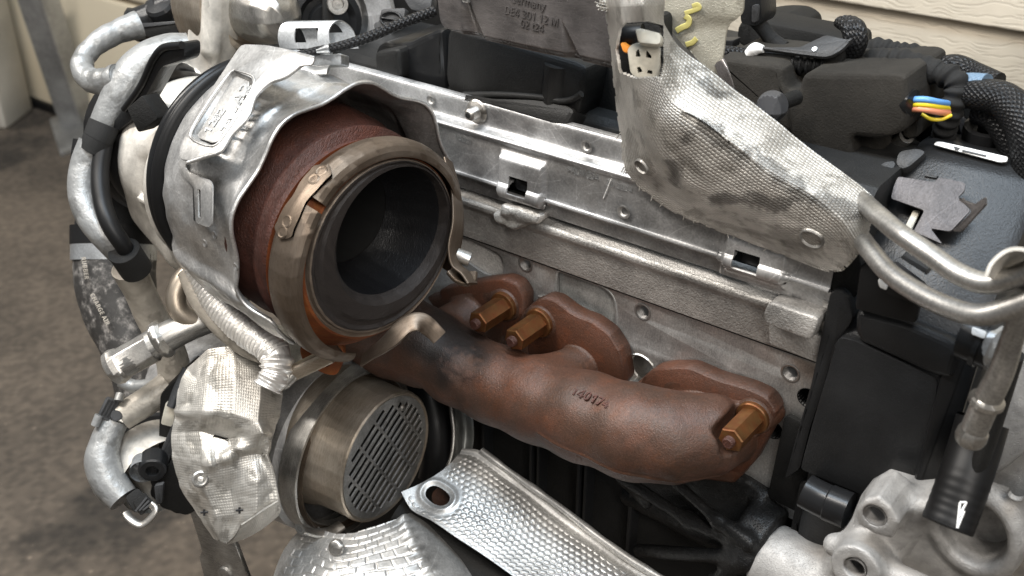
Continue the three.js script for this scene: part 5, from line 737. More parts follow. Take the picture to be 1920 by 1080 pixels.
{
  const c = thing('smooth_foil_cover', 'plain grey foil cover with yellow marker scribbles behind the woven sleeve', 'heat cover');
  const N = [[[1236, -14, -0.014], [1300, -14, -0.012], [1394, -14, -0.012]], [[1240, 20, -0.013], [1310, 24, -0.011], [1390, 26, -0.012]], [[1250, 46, -0.012], [1306, 56, -0.012], [1364, 52, -0.013]], [[1270, 70, -0.012], [1310, 92, -0.011], [1357, 100, -0.012]], [[1296, 100, -0.011], [1326, 128, -0.011], [1350, 156, -0.011]]];
  const o = part(c, 'foil', sheet(net(N, zrow), { nu: 70, nv: 60, thick: 0.0014, disp: (u, v, a, b, p) => 0.0016 * n3(p.x * 38, p.y * 38, p.z * 38) + 0.0007 * n3(p.x * 110, p.y * 110, p.z * 110) }), M.foilSmooth);
  const mk = (l, r) => part(c, 'marker_stroke', tube(l.map(([x, y]) => pz(x, y, -0.0098)), r, { seg: 40, rad: 8, flat: [1, 0.12], up: v3(0, 0, 1) }), M.yellowPaint);
  mk([[1298, 12], [1308, 9], [1312, 14], [1300, 20], [1284, 25]], 0.0012); mk([[1284, 30], [1292, 36], [1290, 46], [1278, 52], [1268, 58]], 0.0016); mk([[1286, 84], [1298, 80], [1306, 72]], 0.0014);
  part(c, 'torn_flap', sheet(net([[[1340, 122, -0.01], [1352, 106, -0.012], [1360, 112, -0.012]], [[1350, 150, -0.008], [1364, 130, -0.008], [1368, 135, -0.01]], [[1372, 178, -0.006], [1376, 160, -0.006], [1378, 168, -0.008]]], zrow), { nu: 20, nv: 12, thick: 0.001 }), M.bracketPlate);
}
// ---------- top right: foam cover, ball stud, wires, harness ----------
{
  const c = thing('foam_cover', 'charcoal foam acoustic block with rounded edges in front of the siding', 'foam cover');
  const b = part(c, 'foam_block', slab(zf(-0.052), [[1498, 168], [1502, 146], [1514, 136], [1684, 138], [1700, 146], [1702, 200], [1698, 246], [1672, 256], [1650, 262], [1622, 260], [1594, 256], [1600, 300], [1560, 310], [1480, 262], [1478, 200], [1490, 172]], 0.06, { bevel: 0.003, r: 0.0045, seg: 3, curve: 5 }), M.foam);
  part(c, 'foam_wing', slab(zf(-0.056), [[1340, 108], [1452, 122], [1466, 130], [1466, 154], [1478, 172], [1500, 168], [1500, 260], [1360, 190]], 0.055, { bevel: 0.003, r: 0.004, seg: 3 }), M.foam);
  part(c, 'lower_foam', slab(zf(-0.065), [[1480, 230], [1640, 250], [1660, 300], [1600, 340], [1500, 300]], 0.04, { bevel: 0.004, r: 0.01 }), M.foam);
  part(c, 'foam_end', slab(zf(-0.075), [[1690, 140], [1722, 150], [1724, 220], [1720, 262], [1690, 262]], 0.05, { bevel: 0.003, r: 0.006 }), M.foam);
}
{
  const c = thing('ball_stud', 'dark grey rubber ball stud in front of the foam cover', 'ball stud'), p = pz(1448, 199, -0.024), f = frame(p, v3(-0.35, -0.1, 0.93));
  part(c, 'ball', rings(f, Array.from({ length: 25 }, (_, i) => [-0.0079 * Math.cos(i / 24 * Math.PI), Math.max(0, 0.0079 * Math.sin(i / 24 * Math.PI))]), { seg: 40, crease: 2 }), M.ball);
  part(c, 'stem', tube([p, p.clone().add(v3(0.004, 0, -0.02))], 0.004, { seg: 2 }), M.plasticMatte);
  const q = pz(1486, 156, -0.075); part(c, 'nut', rings(frame(q, v3(-0.2, 0.5, 0.8)), [[-0.004, 0.004], [0, 0.004], [0.001, 0.003], [0.002, 0.0026], [0.002, 0]], { seg: 20 }), M.steel);
}
{
  const c = thing('wired_plug', 'black round plug with blue, yellow and orange wires beside the foam cover', 'connector'), a = pz(1680, 186, -0.06), f = frame(a, v3(0.96, 0.05, 0.22));
  part(c, 'plug_body', rings(f, [[-0.012, 0], [-0.012, 0.0055], [0.0055, 0.0058], [0.006, 0.0068], [0.0095, 0.0068], [0.010, 0.0055], [0.011, 0]], { seg: 32 }), M.plasticGloss);
  const w = (y0, y1, r, m, b) => part(c, 'wire', tube([pz(1704, y0, -0.058), pz(1735, y0 + b, -0.057), pz(1758, (y0 + y1) / 2 + b, -0.062), pz(1788, y1, -0.08)], r, { seg: 30 }), m);
  w(187, 196, 0.0017, M.wireBlue, 0); w(196, 204, 0.0016, M.wireYellow, 0); w(203, 212, 0.0017, M.wireOrange, 2); w(200, 205, 0.0014, M.wireOrange, 4);
  part(c, 'spare_wire', tube([pz(1728, 214, -0.064), pz(1745, 223, -0.064), pz(1764, 224, -0.066), pz(1784, 216, -0.07)], 0.0009, { seg: 20 }), M.wireYellow);
}
{
  const c = thing('top_harness', 'black taped and braided wiring harness running along the top right of the engine', 'wiring harness'), Z = (l) => l.map((p) => pz(...p));
  part(c, 'taped_trunk', tube(Z([[1592, 122, -0.09], [1640, 113, -0.09], [1700, 118, -0.088], [1745, 132, -0.086], [1786, 150, -0.084], [1800, 172, -0.084]]), (t) => 0.0062 + 0.0005 * Math.sin(t * 70) + 0.0006 * n3(t * 20, 1, 3), { seg: 140, rad: 20 }), M.clothTape);
  part(c, 'taped_trunk', tube(Z([[1612, 106, -0.11], [1640, 92, -0.11], [1680, 100, -0.11], [1722, 106, -0.11], [1760, 130, -0.11]]), (t) => 0.006 + 0.0005 * Math.sin(t * 60), { seg: 80, rad: 18 }), M.clothTape);
  part(c, 'taped_branch', tube(Z([[1776, 136, -0.082], [1794, 158, -0.08], [1788, 196, -0.078], [1774, 232, -0.08], [1768, 262, -0.085]]), (t) => 0.0058 + 0.0006 * Math.sin(t * 50), { seg: 80, rad: 18 }), M.clothTape);
  part(c, 'braided_loop', tube(Z([[1755, 132, -0.105], [1790, 124, -0.105], [1830, 140, -0.105], [1870, 158, -0.1]]), 0.0062, { seg: 60, rad: 18 }), M.braided);
  part(c, 'blue_tape', tube(Z([[1796, 160, -0.088], [1826, 160, -0.085], [1850, 162, -0.083]]), 0.0062, { seg: 24, rad: 18 }), M.blueTape);
  part(c, 'braided_trunk', tube(Z([[1800, 176, -0.084], [1840, 178, -0.08], [1880, 186, -0.078], [1912, 218, -0.075], [1930, 262, -0.072], [1940, 330, -0.07]]), [0.0068, 0.0082, 0.0092, 0.0098, 0.0098], { seg: 100, rad: 24 }), M.braided);
  part(c, 'braided_branch', tube(Z([[1836, 205, -0.088], [1868, 218, -0.085], [1896, 262, -0.082], [1920, 320, -0.08]]), 0.0078, { seg: 60, rad: 18 }), M.braided);
  for (const s of [-1, 0, 1, 2]) part(c, 'ribbed_conduit', tube(Z([[1552 + s * 8, 118 + s * 3, -0.088 - s * 0.002], [1584 + s * 9, 100 + s * 2, -0.085], [1600 + s * 8, 74 + s, -0.083], [1596 + s * 8, 52, -0.085], [1582 + s * 8, 38 + Math.abs(s - 0.5) * 2, -0.09]]), 0.0034, { seg: 80, rad: 12 }), M.braided);
  part(c, 'braided_lead', tube(Z([[1335, 96, -0.075], [1370, 98, -0.075], [1418, 106, -0.075]]), 0.0036, { seg: 40 }), M.braided);
  part(c, 'ribbed_lead', tube(Z([[1412, 106, -0.075], [1450, 110, -0.075], [1492, 118, -0.075]]), [0.0046, 0.0052, 0.005], { seg: 60, rad: 18 }), M.clothTape);
  part(c, 'lead_joint', tube(Z([[1486, 118, -0.075], [1550, 124, -0.078]]), (t) => 0.0046 + (Math.sin(t * 30) > 0.4 ? 0.0012 : 0), { seg: 60, rad: 18 }), M.plastic);
  part(c, 'white_sleeve', tube(Z([[1404, 102, -0.07], [1416, 92, -0.07], [1432, 92, -0.07]]), [0.003, 0.0036, 0.002], { seg: 14 }), M.white);
  part(c, 'slim_lead', tube(Z([[1408, 30, -0.1], [1428, 50, -0.1], [1446, 72, -0.1], [1470, 90, -0.1]]), 0.0042, { seg: 30 }), M.clothTape);
}
{
  const c = thing('harness_guide', 'flat grey plastic guide arm holding the ribbed conduit', 'guide'), f = frame(pz(1520, 86, -0.072), v3(-0.05, 0.72, 0.69));
  part(c, 'arm', slab(f, [[1428, 88], [1500, 87], [1548, 64], [1590, 73], [1600, 70], [1580, 92], [1560, 104], [1545, 107], [1510, 103], [1432, 92]], 0.003, { r: 0.002 }), M.plasticGrey);
  part(c, 'rivet', rings(frame(f.px(1528, 93), f.n), [[0, 0.0016], [0.0008, 0.0014], [0.0008, 0]], { seg: 16 }), M.zinc);
  part(c, 'arm_side', slab(frame(pz(1555, 116, -0.075), v3(0, 0.1, 0.99)), [[1520, 104], [1560, 102], [1580, 92], [1584, 110], [1560, 136], [1520, 130]], 0.004, { r: 0.003 }), M.plasticMatte);
}
{
  const c = thing('rear_rail', 'long black plastic rail and housing behind the foam cover against the siding', 'rail');
  part(c, 'rail', slab(zf(-0.13), [[1400, 34], [1452, 46], [1600, 74], [1600, 150], [1400, 130]], 0.03, { r: 0.004, bevel: 0.002 }), M.plasticMatte);
  part(c, 'hump', slab(zf(-0.15), [[1380, 40], [1432, 32], [1470, 34], [1494, 50], [1494, 90], [1380, 90]], 0.04, { r: 0.012, bevel: 0.003 }), M.plasticMatte);
  part(c, 'lower_body', slab(zf(-0.12), [[1330, 110], [1620, 150], [1760, 165], [1860, 200], [1960, 260], [1960, 420], [1600, 400], [1330, 300]], 0.03, { r: 0.01, bevel: 0.003 }), M.plasticMatte);
  part(c, 'upright_socket', slab(zf(-0.09), [[1386, -20], [1424, -20], [1428, 36], [1420, 50], [1388, 46]], 0.02, { r: 0.003 }), M.plastic);
  part(c, 'grey_insert', slab(zf(-0.088), [[1408, 10], [1422, 8], [1420, 42], [1408, 44]], 0.006, { r: 0.002, holes: [{ r: 0.0005, pts: [[1410, 22], [1418, 21], [1418, 27], [1410, 28]] }] }), M.plasticGrey);
  part(c, 'hanger', slab(zf(-0.08), [[1330, 76], [1375, 76], [1372, 92], [1345, 92]], 0.01, { r: 0.001 }), M.plastic);
}
{
  const c = thing('rear_fittings', 'black cup and folded metal bracket behind the label of the rear cover', 'fittings');
  const p = pz(1762, 236, -0.105); part(c, 'cup', rings(frame(p, v3(0, 1, 0.05)), [[-0.03, 0.011], [0.002, 0.0125], [0.003, 0.0118], [0.002, 0.0105], [-0.02, 0.0095], [-0.02, 0]], { seg: 32 }), M.plastic);
  part(c, 'folded_bracket', slab(frame(pz(1812, 258, -0.1), v3(0.5, 0.2, 0.8)), [[1794, 220], [1808, 217], [1822, 240], [1844, 258], [1838, 300], [1790, 300], [1804, 258]], 0.004, { r: 0.002 }), M.bracketPlate);
  const q = pz(1853, 236, -0.09); part(c, 'round_cap', rings(frame(q, v3(0, 0.95, 0.2)), [[-0.02, 0.011], [-0.004, 0.012], [0, 0.0115], [0.0005, 0.009], [-0.002, 0.0085], [-0.002, 0.005], [0.0015, 0.0045], [0.0015, 0]], { seg: 32 }), M.plasticGloss);
  part(c, 'post', slab(frame(pz(1722, 262, -0.085), v3(0, 0.4, 0.9)), [[1660, 268], [1690, 256], [1712, 252], [1716, 262], [1740, 272], [1680, 282]], 0.01, { r: 0.002 }), M.plastic);
  part(c, 'nozzle', rings(frame(pz(1693, 262, -0.08), v3(0.5, 0.7, 0.4)), [[-0.006, 0.004], [0.004, 0.004], [0.004, 0.002], [0, 0.002]], { seg: 18 }), M.steel);
}
// ---------- rear cover ----------
{
  const c = thing('rear_cover', 'big black plastic rear cover with a white label strip along its top edge', 'engine cover');
  part(c, 'cover_body', extrudeX([[0.0135, -0.088], [0.0135, 0.046, 0.006], [-0.004, 0.07, 0.012], [-0.066, 0.1255, 0.01], [-0.09, 0.124, 0.01], [-0.2, 0.09], [-0.2, -0.088]], 0.1655, 0.234, 0.009, 0.004), M.plastic);
  part(c, 'front_panel', slab(zf(0.0148), [[1572, 632], [1606, 640], [1758, 712], [1752, 760], [1706, 945], [1690, 960], [1500, 880], [1524, 790]], 0.006, { r: 0.003, bevel: 0.0006 }), M.plastic);
  part(c, 'panel_brow', slab(zf(0.0158), [[1604, 588], [1614, 584], [1700, 606], [1800, 650], [1784, 712], [1752, 706], [1612, 642], [1602, 622]], 0.01, { r: 0.006, bevel: 0.003, seg: 3 }), M.plastic);
  part(c, 'side_step', slab(zf(0.0115), [[1556, 548], [1576, 546], [1590, 560], [1600, 600], [1570, 640], [1548, 720], [1520, 800], [1500, 880], [1470, 900], [1520, 720]], 0.02, { r: 0.003 }), M.plastic);
  part(c, 'flat_tab', slab(zf(0.0045), [[1470, 784], [1478, 780], [1512, 798], [1524, 760], [1560, 680], [1575, 660], [1535, 800], [1524, 850], [1496, 962], [1438, 932]], 0.0035, { r: 0.001, bevel: 0.0006 }), M.plasticMatte);
  part(c, 'tube_clip', tube([pz(1510, 920, 0.022), pz(1540, 936, 0.022), pz(1592, 958, 0.022)], (t) => t < 0.55 ? 0.0092 : 0.0098, { seg: 60, rad: 24 }), M.plasticGloss);
  part(c, 'lower_box', slab(zf(0.008), [[1500, 900], [1706, 960], [1700, 1000], [1480, 1000]], 0.03, { r: 0.004 }), M.plasticMatte);
  part(c, 'side_edge', slab(frame(pz(1770, 800, 0.014), v3(0.35, 0.05, 0.93)), [[1764, 700], [1790, 660], [1830, 610], [1850, 640], [1800, 800], [1740, 950], [1700, 962]], 0.02, { r: 0.004, bevel: 0.002 }), M.plasticGloss);
  const n = v3(0, 0.745, 0.667), f = frame(v3(0.2, 0.07, -0.0035), n), F = (h) => frame(f.at(0, 0, h), n);
  const lab = part(c, 'label', slab(F(0.0012), [[1750, 271], [1756, 265], [1768, 266], [1890, 294], [1888, 303], [1874, 304]], 0.001, { r: 0.001, bevel: 0.0002 }), M.white);
  part(lab, 'printing', merge([[[1788, 274], [1800, 277], [1796, 282], [1790, 280]], [[1804, 280], [1850, 291], [1848, 294], [1804, 284]]].map((l) => slab(F(0.0016), l, 0.0004, { r: 0, bevel: 0 }))), M.plasticGrey);
  part(c, 'stepped_block', slab(F(0.004), [[1684, 282], [1722, 276], [1738, 284], [1706, 312], [1690, 318], [1678, 306]], 0.012, { r: 0.003, bevel: 0.0015 }), M.plasticGrey);
  part(c, 'stepped_block', slab(F(0.006), [[1622, 352], [1654, 302], [1676, 300], [1680, 306], [1646, 378]], 0.014, { r: 0.003, bevel: 0.0015 }), M.plasticGrey);
  part(c, 'stepped_block', slab(F(0.002), [[1560, 288], [1616, 300], [1646, 300], [1630, 340], [1600, 335]], 0.014, { r: 0.003, bevel: 0.0015 }), M.plasticGrey);
  const lx = [[1735, 322], [1760, 328], [1756, 334], [1732, 330]]; part(c, 'seam_rib', slab(F(0.001), lx, 0.003, { r: 0.0005 }), M.plasticGrey);
  const bp = part(c, 'metal_bracket', slab(F(0.009), [[1670, 372], [1676, 346], [1684, 330], [1752, 341], [1760, 331], [1810, 342], [1809, 358], [1796, 369], [1820, 394], [1782, 434], [1745, 428], [1768, 458], [1712, 434], [1733, 394]], 0.0016, { r: 0.0015, bevel: 0.0005 }), M.plateSteel);
  part(bp, 'upright_fin', slab(frame(f.at(0.018, 0.002, 0.012), v3(-0.5, 0.2, 0.85)), [[1796, 371], [1826, 382], [1846, 368], [1847, 384], [1800, 436], [1784, 434], [1820, 396]], 0.002, { r: 0.001 }), M.bracketPlate);
  part(c, 'white_tab', slab(F(0.004), [[1712, 392], [1726, 394], [1708, 434], [1694, 428]], 0.002, { r: 0.001 }), M.cream);
  part(c, 'clip_plate', slab(zf(0.018), [[1602, 580], [1612, 500], [1640, 480], [1728, 560], [1716, 608]], 0.004, { r: 0.002 }), M.plasticGloss);
  part(c, 'pipe_clip', slab(zf(0.026), [[1650, 512], [1664, 506], [1722, 550], [1716, 572], [1662, 552]], 0.012, { r: 0.0015 }), M.plasticGloss);
  part(c, 'clip_window', slab(zf(0.0265), [[1644, 526], [1652, 521], [1666, 534], [1662, 546], [1648, 540]], 0.002, { r: 0.001 }), M.white);
  part(c, 'pipe_clip', slab(zf(0.03), [[1686, 484], [1694, 478], [1740, 505], [1738, 518]], 0.008, { r: 0.001 }), M.plasticGrey);
  part(c, 'dark_gap', slab(zf(0.006), [[1545, 515], [1610, 470], [1620, 520], [1590, 580], [1560, 548]], 0.02, { r: 0.003 }), M.plasticMatte);
}
// ---------- pipes ----------
{
  const Z = (l) => l.map((p) => pz(...p));
  const a = thing('upper_coolant_pipe', 'upper of the two bent silver pipes leaving the woven sleeve', 'pipe', 'bent silver pipes'); delete a.userData.group;
  part(a, 'pipe', tube(Z([[1590, 352, 0.002], [1625, 384, 0.017], [1650, 407, 0.030], [1690, 440, 0.042], [1745, 478, 0.05], [1800, 515, 0.058], [1850, 531, 0.062], [1892, 523, 0.062], [1960, 494, 0.06]]), 0.0044, { seg: 120, rad: 24 }), M.pipeAlu);
  const b = thing('lower_coolant_pipe', 'lower of the two bent silver pipes leaving the woven sleeve', 'pipe');
  part(b, 'pipe', tube(Z([[1585, 408, 0.004], [1612, 444, 0.016], [1634, 473, 0.030], [1668, 512, 0.042], [1720, 548, 0.052], [1780, 577, 0.06], [1836, 591, 0.066], [1880, 582, 0.066], [1960, 552, 0.064]]), 0.0045, { seg: 120, rad: 24 }), M.pipeAlu);
  const c = thing('pipe_clamp', 'grey sheet metal loop clamp around the silver pipes at the right edge', 'clamp');
  part(c, 'loop', sheet([[1852, 520], [1862, 496], [1884, 476], [1908, 470], [1934, 478], [1950, 500]].map(([x, y]) => [0, 0.5, 1].map((k) => pz(x + k * 34, y + k * 12, 0.074 - k * 0.024))), { nu: 40, nv: 8, thick: 0.0014 }), M.paleAlu);
  const d = thing('vent_pipe', 'short steel pipe with a bead and open flared end pointing down at the right', 'pipe');
  const P = Z([[1930, 540, 0.058], [1914, 590, 0.058], [1896, 640, 0.057], [1876, 700, 0.056], [1850, 752, 0.055], [1822, 816, 0.054]]);
  part(d, 'pipe', tube(P, [0.0042, 0.0045, 0.005, 0.0056, 0.0056], { seg: 60, rad: 24, cap: false }), M.pipeAlu);
  const e = P[5], ax = e.clone().sub(P[4]), f = frame(e, ax); part(d, 'flared_end', rings(f, [[-0.004, 0.0056], [-0.002, 0.0064], [0.001, 0.0066], [0.0032, 0.006], [0.0042, 0.005], [0.0042, 0.0036], [0.002, 0.0032], [-0.02, 0.0032]], { seg: 36, crease: 0.7 }), M.brightSteel);
  part(d, 'pipe_throat', rings(frame(e.clone().addScaledVector(ax.clone().normalize(), -0.006), ax), [[0, 0.0034], [0, 0]], { seg: 24 }), M.dark);
  part(d, 'bead', rings(frame(P[4], ax), [[-0.0024, 0.0056], [-0.001, 0.0072], [0.001, 0.0072], [0.0024, 0.0056]], { seg: 36, crease: 1 }), M.brightSteel);
  const g = thing('pipe_holder', 'black plastic holder with a domed bolt beside the steel vent pipe', 'holder');
  part(g, 'holder_body', tube(Z([[1812, 628, 0.03], [1866, 650, 0.032]]), 0.0108, { seg: 4, rad: 28 }), M.plasticGloss);
  part(g, 'holder_rib', rings(frame(pz(1842, 640, 0.031), v3(1, -0.1, 0.05)), [[-0.0012, 0.011], [-0.0012, 0.0118], [0.0012, 0.0118], [0.0012, 0.011]], { seg: 28 }), M.plastic);
  part(g, 'white_patch', slab(frame(pz(1835, 622, 0.041), v3(0, 0.45, 0.9)), [[1822, 612], [1850, 622], [1846, 636], [1820, 627]], 0.0016, { r: 0.001 }), M.white);
  part(g, 'domed_bolt', rings(frame(pz(1872, 652, 0.034), v3(0.95, 0, 0.3)), [[-0.003, 0.0092], [0, 0.0094], [0.0006, 0.0078], [0.0032, 0.006], [0.0046, 0.003], [0.005, 0]], { seg: 32, crease: 1 }), M.zinc);
  const h = thing('drain_hose', 'black rubber drain hose with an open lower end and white arrow mark', 'hose');
  const q = Z([[1842, 790, 0.016], [1826, 845, 0.024], [1808, 900, 0.034], [1790, 950, 0.042], [1776, 986, 0.048]]);
  part(h, 'hose_wall', tube(q, (t) => 0.0116 + (t > 0.5 ? 0.00008 * Math.sin(t * 80) : 0), { seg: 60, rad: 28, cap: false }), M.rubber);
  const ax2 = q[4].clone().sub(q[3]), ff = frame(q[4], ax2); part(h, 'open_end', rings(ff, [[-0.001, 0.0116], [0.0004, 0.0112], [0.0006, 0.0088], [-0.0006, 0.0078], [-0.014, 0.0074], [-0.014, 0]], { seg: 36, crease: 0.6 }), M.rubber);
  part(h, 'top_cap', rings(frame(q[0], ax2), [[0, 0.0116], [0, 0]], { seg: 24 }), M.rubber);
  const nf = frame(pd(1797, 955, 0.525), CAM.clone().sub(pd(1797, 955, 0.525)).add(v3(0.3, 0, 0))); void nf;
  const mkc = [[1808, 946], [1803, 993], [1797, 990], [1799, 972], [1812, 948]];
  const hp = (x, y) => { const r = ray(x, y), A = q[3], D3 = ax2.clone().normalize(); let best = 0.4; for (let t = 0.4; t < 0.65; t += 0.0002) { const p = CAM.clone().addScaledVector(r, t).sub(A); p.addScaledVector(D3, -p.dot(D3)); if (p.length() < 0.0119) { best = t; break; } } return CAM.clone().addScaledVector(r, best); };
  part(h, 'arrow_mark', merge([[[1800, 942], [1795, 990]], [[1795, 990], [1808, 958]], [[1812, 942], [1798, 968]], [[1800, 942], [1812, 942]]].map(([a1, b1]) => tube([hp(...a1), hp((a1[0] + b1[0]) / 2, (a1[1] + b1[1]) / 2), hp(...b1)], 0.0006, { seg: 10, rad: 6 }))), M.white);
  const k = thing('rubber_strip', 'long thin black rubber strip running behind the drain hose', 'strip');
  part(k, 'strip', tube(Z([[1908, 668, 0.03], [1890, 720, 0.03], [1866, 790, 0.03], [1836, 870, 0.032], [1812, 930, 0.034]]), [0.005, 0.006, 0.007, 0.0075], { seg: 50, rad: 24, flat: [1, 0.55] }), M.plasticMatte);
}

// ---------- lower parts ----------
{
  const c = thing('catalyst_inlet', 'steel exhaust can with a slotted round grille below the turbocharger', 'exhaust can');
  const G = pd(727, 858, 0.68), A = v3(0.997, 0, -0.078).normalize(), f = frame(G, A), fr = frame(pd(668, 850, 0.702), A);
  part(c, 'can', rings(f, [[-0.002, 0.0405], [-0.0005, 0.0418], [-0.0002, 0.0428], [-0.0012, 0.0438], [-0.004, 0.0443], [-0.008, 0.0436], [-0.012, 0.0438], [-0.030, 0.0443], [-0.034, 0.0448], [-0.037, 0.0462], [-0.043, 0.0478], [-0.05, 0.0482], [-0.053, 0.0468], [-0.055, 0.047], [-0.075, 0.05]], { seg: 96, crease: 0.6 }), M.heatSteel);
  // grille: slots cut through the face
  const a = -1.05, ca = Math.cos(a), sa = Math.sin(a), holes = [], pitch = 0.0061, rowH = 0.0178, W = 0.0039;
  for (let row = -2; row <= 2; row++) for (let k = -12; k <= 12; k++) {
    const x = k * pitch, y0 = row * rowH - rowH * 0.455, y1 = row * rowH + rowH * 0.455; const R = 0.0375; let lo = y0, hi = y1; const m = R * R - (Math.abs(x) + W / 2) ** 2; if (m <= 0) continue; const e = Math.sqrt(m); lo = Math.max(lo, -e); hi = Math.min(hi, e); if (hi - lo < 0.004) continue;
    holes.push({ r: 0.0005, pts: [[x - W / 2, lo], [x + W / 2, lo], [x + W / 2, hi], [x - W / 2, hi]].map(([p, q]) => [p * ca - q * sa, p * sa + q * ca]) });
  }
  const gp = part(c, 'grille', slab(frame(f.at(0, 0, -0.0008), A), circ(0, 0, 0.0412, 72).pts, 0.0012, { flat: true, r: 0, bevel: 0.0001, seg: 1, holes }), M.sheet);
  part(c, 'grille_backing', rings(f, [[-0.02, 0.042], [-0.02, 0]], { seg: 40 }), M.dark);
  const rv = f.at(-0.012 * 0, 0, 0); void rv; { const p = pl(756, 765, G, A); part(gp, 'rivet', rings(frame(p, A), [[-0.0006, 0.0022], [0.001, 0.0018], [0.0014, 0]], { seg: 16, crease: 1 }), M.brightSteel); }
  part(c, 'ring_flange', rings(fr, [[-0.016, 0.052], [-0.014, 0.0575], [-0.004, 0.0588], [0.001, 0.0585], [0.0015, 0.0572], [-0.002, 0.056], [-0.003, 0.05], [-0.006, 0.0485]], { seg: 96, crease: 0.6, a0: 0, a1: Math.PI * 2 }), M.steel);
  part(c, 'heat_tinted_ring', rings(fr, [[-0.002, 0.0545], [0.0015, 0.0535], [0.001, 0.052], [-0.005, 0.0505]], { seg: 80, crease: 0.6 }), M.clampSteel);
  part(c, 'main_body', rings(fr, [[-0.012, 0.052], [-0.018, 0.0602], [-0.05, 0.0622], [-0.06, 0.0622], [-0.1, 0.06], [-0.15, 0.05], [-0.16, 0.0]], { seg: 72, crease: 0.7 }), M.sheetDull);
  part(c, 'spring_loop', tube([pl(562, 992, fr.at(0, 0, 0.004), A), pl(590, 1000, fr.at(0, 0, 0.006), A), pl(622, 996, fr.at(0, 0, 0.01), A), pl(640, 984, fr.at(0, 0, 0.012), A)], 0.005, { seg: 30, flat: [1, 0.5] }), M.brightSteel);
  for (const [x, y] of [[547, 796]]) { const p = pl(x, y, fr.at(0, 0, -0.028), CAM.clone().sub(G).normalize()); part(c, 'drain_hole', rings(frame(p, CAM.clone().sub(p)), [[0.0005, 0.0024], [0.0012, 0.0017], [0, 0.001], [0, 0]], { seg: 16 }), M.rustOrange); }
}
{
  const c = thing('rusty_bracket', 'small orange rusted bracket with a hole under the turbocharger outlet', 'bracket'), f = frame(pd(606, 676, 0.635), v3(0.55, 0.25, 0.8));
  part(c, 'bracket', slab(f, [[560, 650], [580, 640], [640, 640], [646, 668], [632, 706], [606, 702], [566, 678]], 0.008, { r: 0.004, bevel: 0.001, holes: [{ r: 0, pts: (() => { const q = f.to2(f.px(612, 682)); void q; return Array.from({ length: 14 }, (_, i) => [612 + 10 * Math.cos(i / 14 * 6.2832), 683 + 8 * Math.sin(i / 14 * 6.2832)]); })() }] }), M.rustOrange);
  part(c, 'lug', slab(frame(pd(614, 615, 0.625), v3(0.55, 0.25, 0.8)), [[596, 590], [640, 600], [646, 640], [600, 640]], 0.01, { r: 0.004 }), M.rustOrange);
}
{
  const c = thing('curved_bracket', 'curved dark grey bracket strap between the grille can and the exhaust manifold', 'bracket');
  part(c, 'strap', sheet(net([[[842, 738, 0.74], [860, 745, 0.728], [884, 764, 0.725]], [[846, 770, 0.738], [866, 778, 0.722], [888, 800, 0.722]], [[850, 815, 0.735], [868, 822, 0.718], [887, 835, 0.72]], [[846, 860, 0.73], [862, 868, 0.715], [878, 868, 0.72]], [[828, 898, 0.725], [846, 900, 0.715], [864, 888, 0.722]]]), { nu: 60, nv: 24, thick: 0.003 }), M.darkSteel);
  part(c, 'dark_housing', tube([[780, 680, 0.76], [800, 730, 0.76], [815, 790, 0.76], [820, 860, 0.76], [812, 900, 0.76]].map((p) => pd(...p)), [0.016, 0.0155, 0.014, 0.013, 0.011], { seg: 40, rad: 24 }), M.plasticGloss);
  part(c, 'rolled_edge', tube([[843, 742, 0.735], [847, 772, 0.733], [851, 815, 0.731], [846, 858, 0.727], [830, 896, 0.722]].map((p) => pd(...p)), 0.0016, { seg: 40, rad: 8 }), M.steel);
}
{
  const c = thing('engine_block', 'black engine block wall with upright ribs below the exhaust manifold', 'engine block');
  part(c, 'block_wall', slab(zf(-0.004), [[-0.26, -0.34], [0.17, -0.34], [0.17, -0.0855], [-0.26, -0.0855]], 0.1, { flat: true, r: 0.002 }), M.plasticMatte);
  for (const [x, w] of [[-0.062, 0.003], [-0.0205, 0.0026], [-0.0145, 0.0026], [0.018, 0.0026], [0.0235, 0.0026], [0.058, 0.003]]) part(c, 'upright_rib', rbox(frame(v3(x, -0.21, 0.006), v3(0, 0, 1)), w, 0.25, 0.014, 0.0012), M.plastic);
  part(c, 'lower_pipe', tube([pz(930, 880, 0.002), pz(1010, 960, 0.004), pz(1100, 1030, 0.004)], 0.004, { seg: 20 }), M.plastic);
}
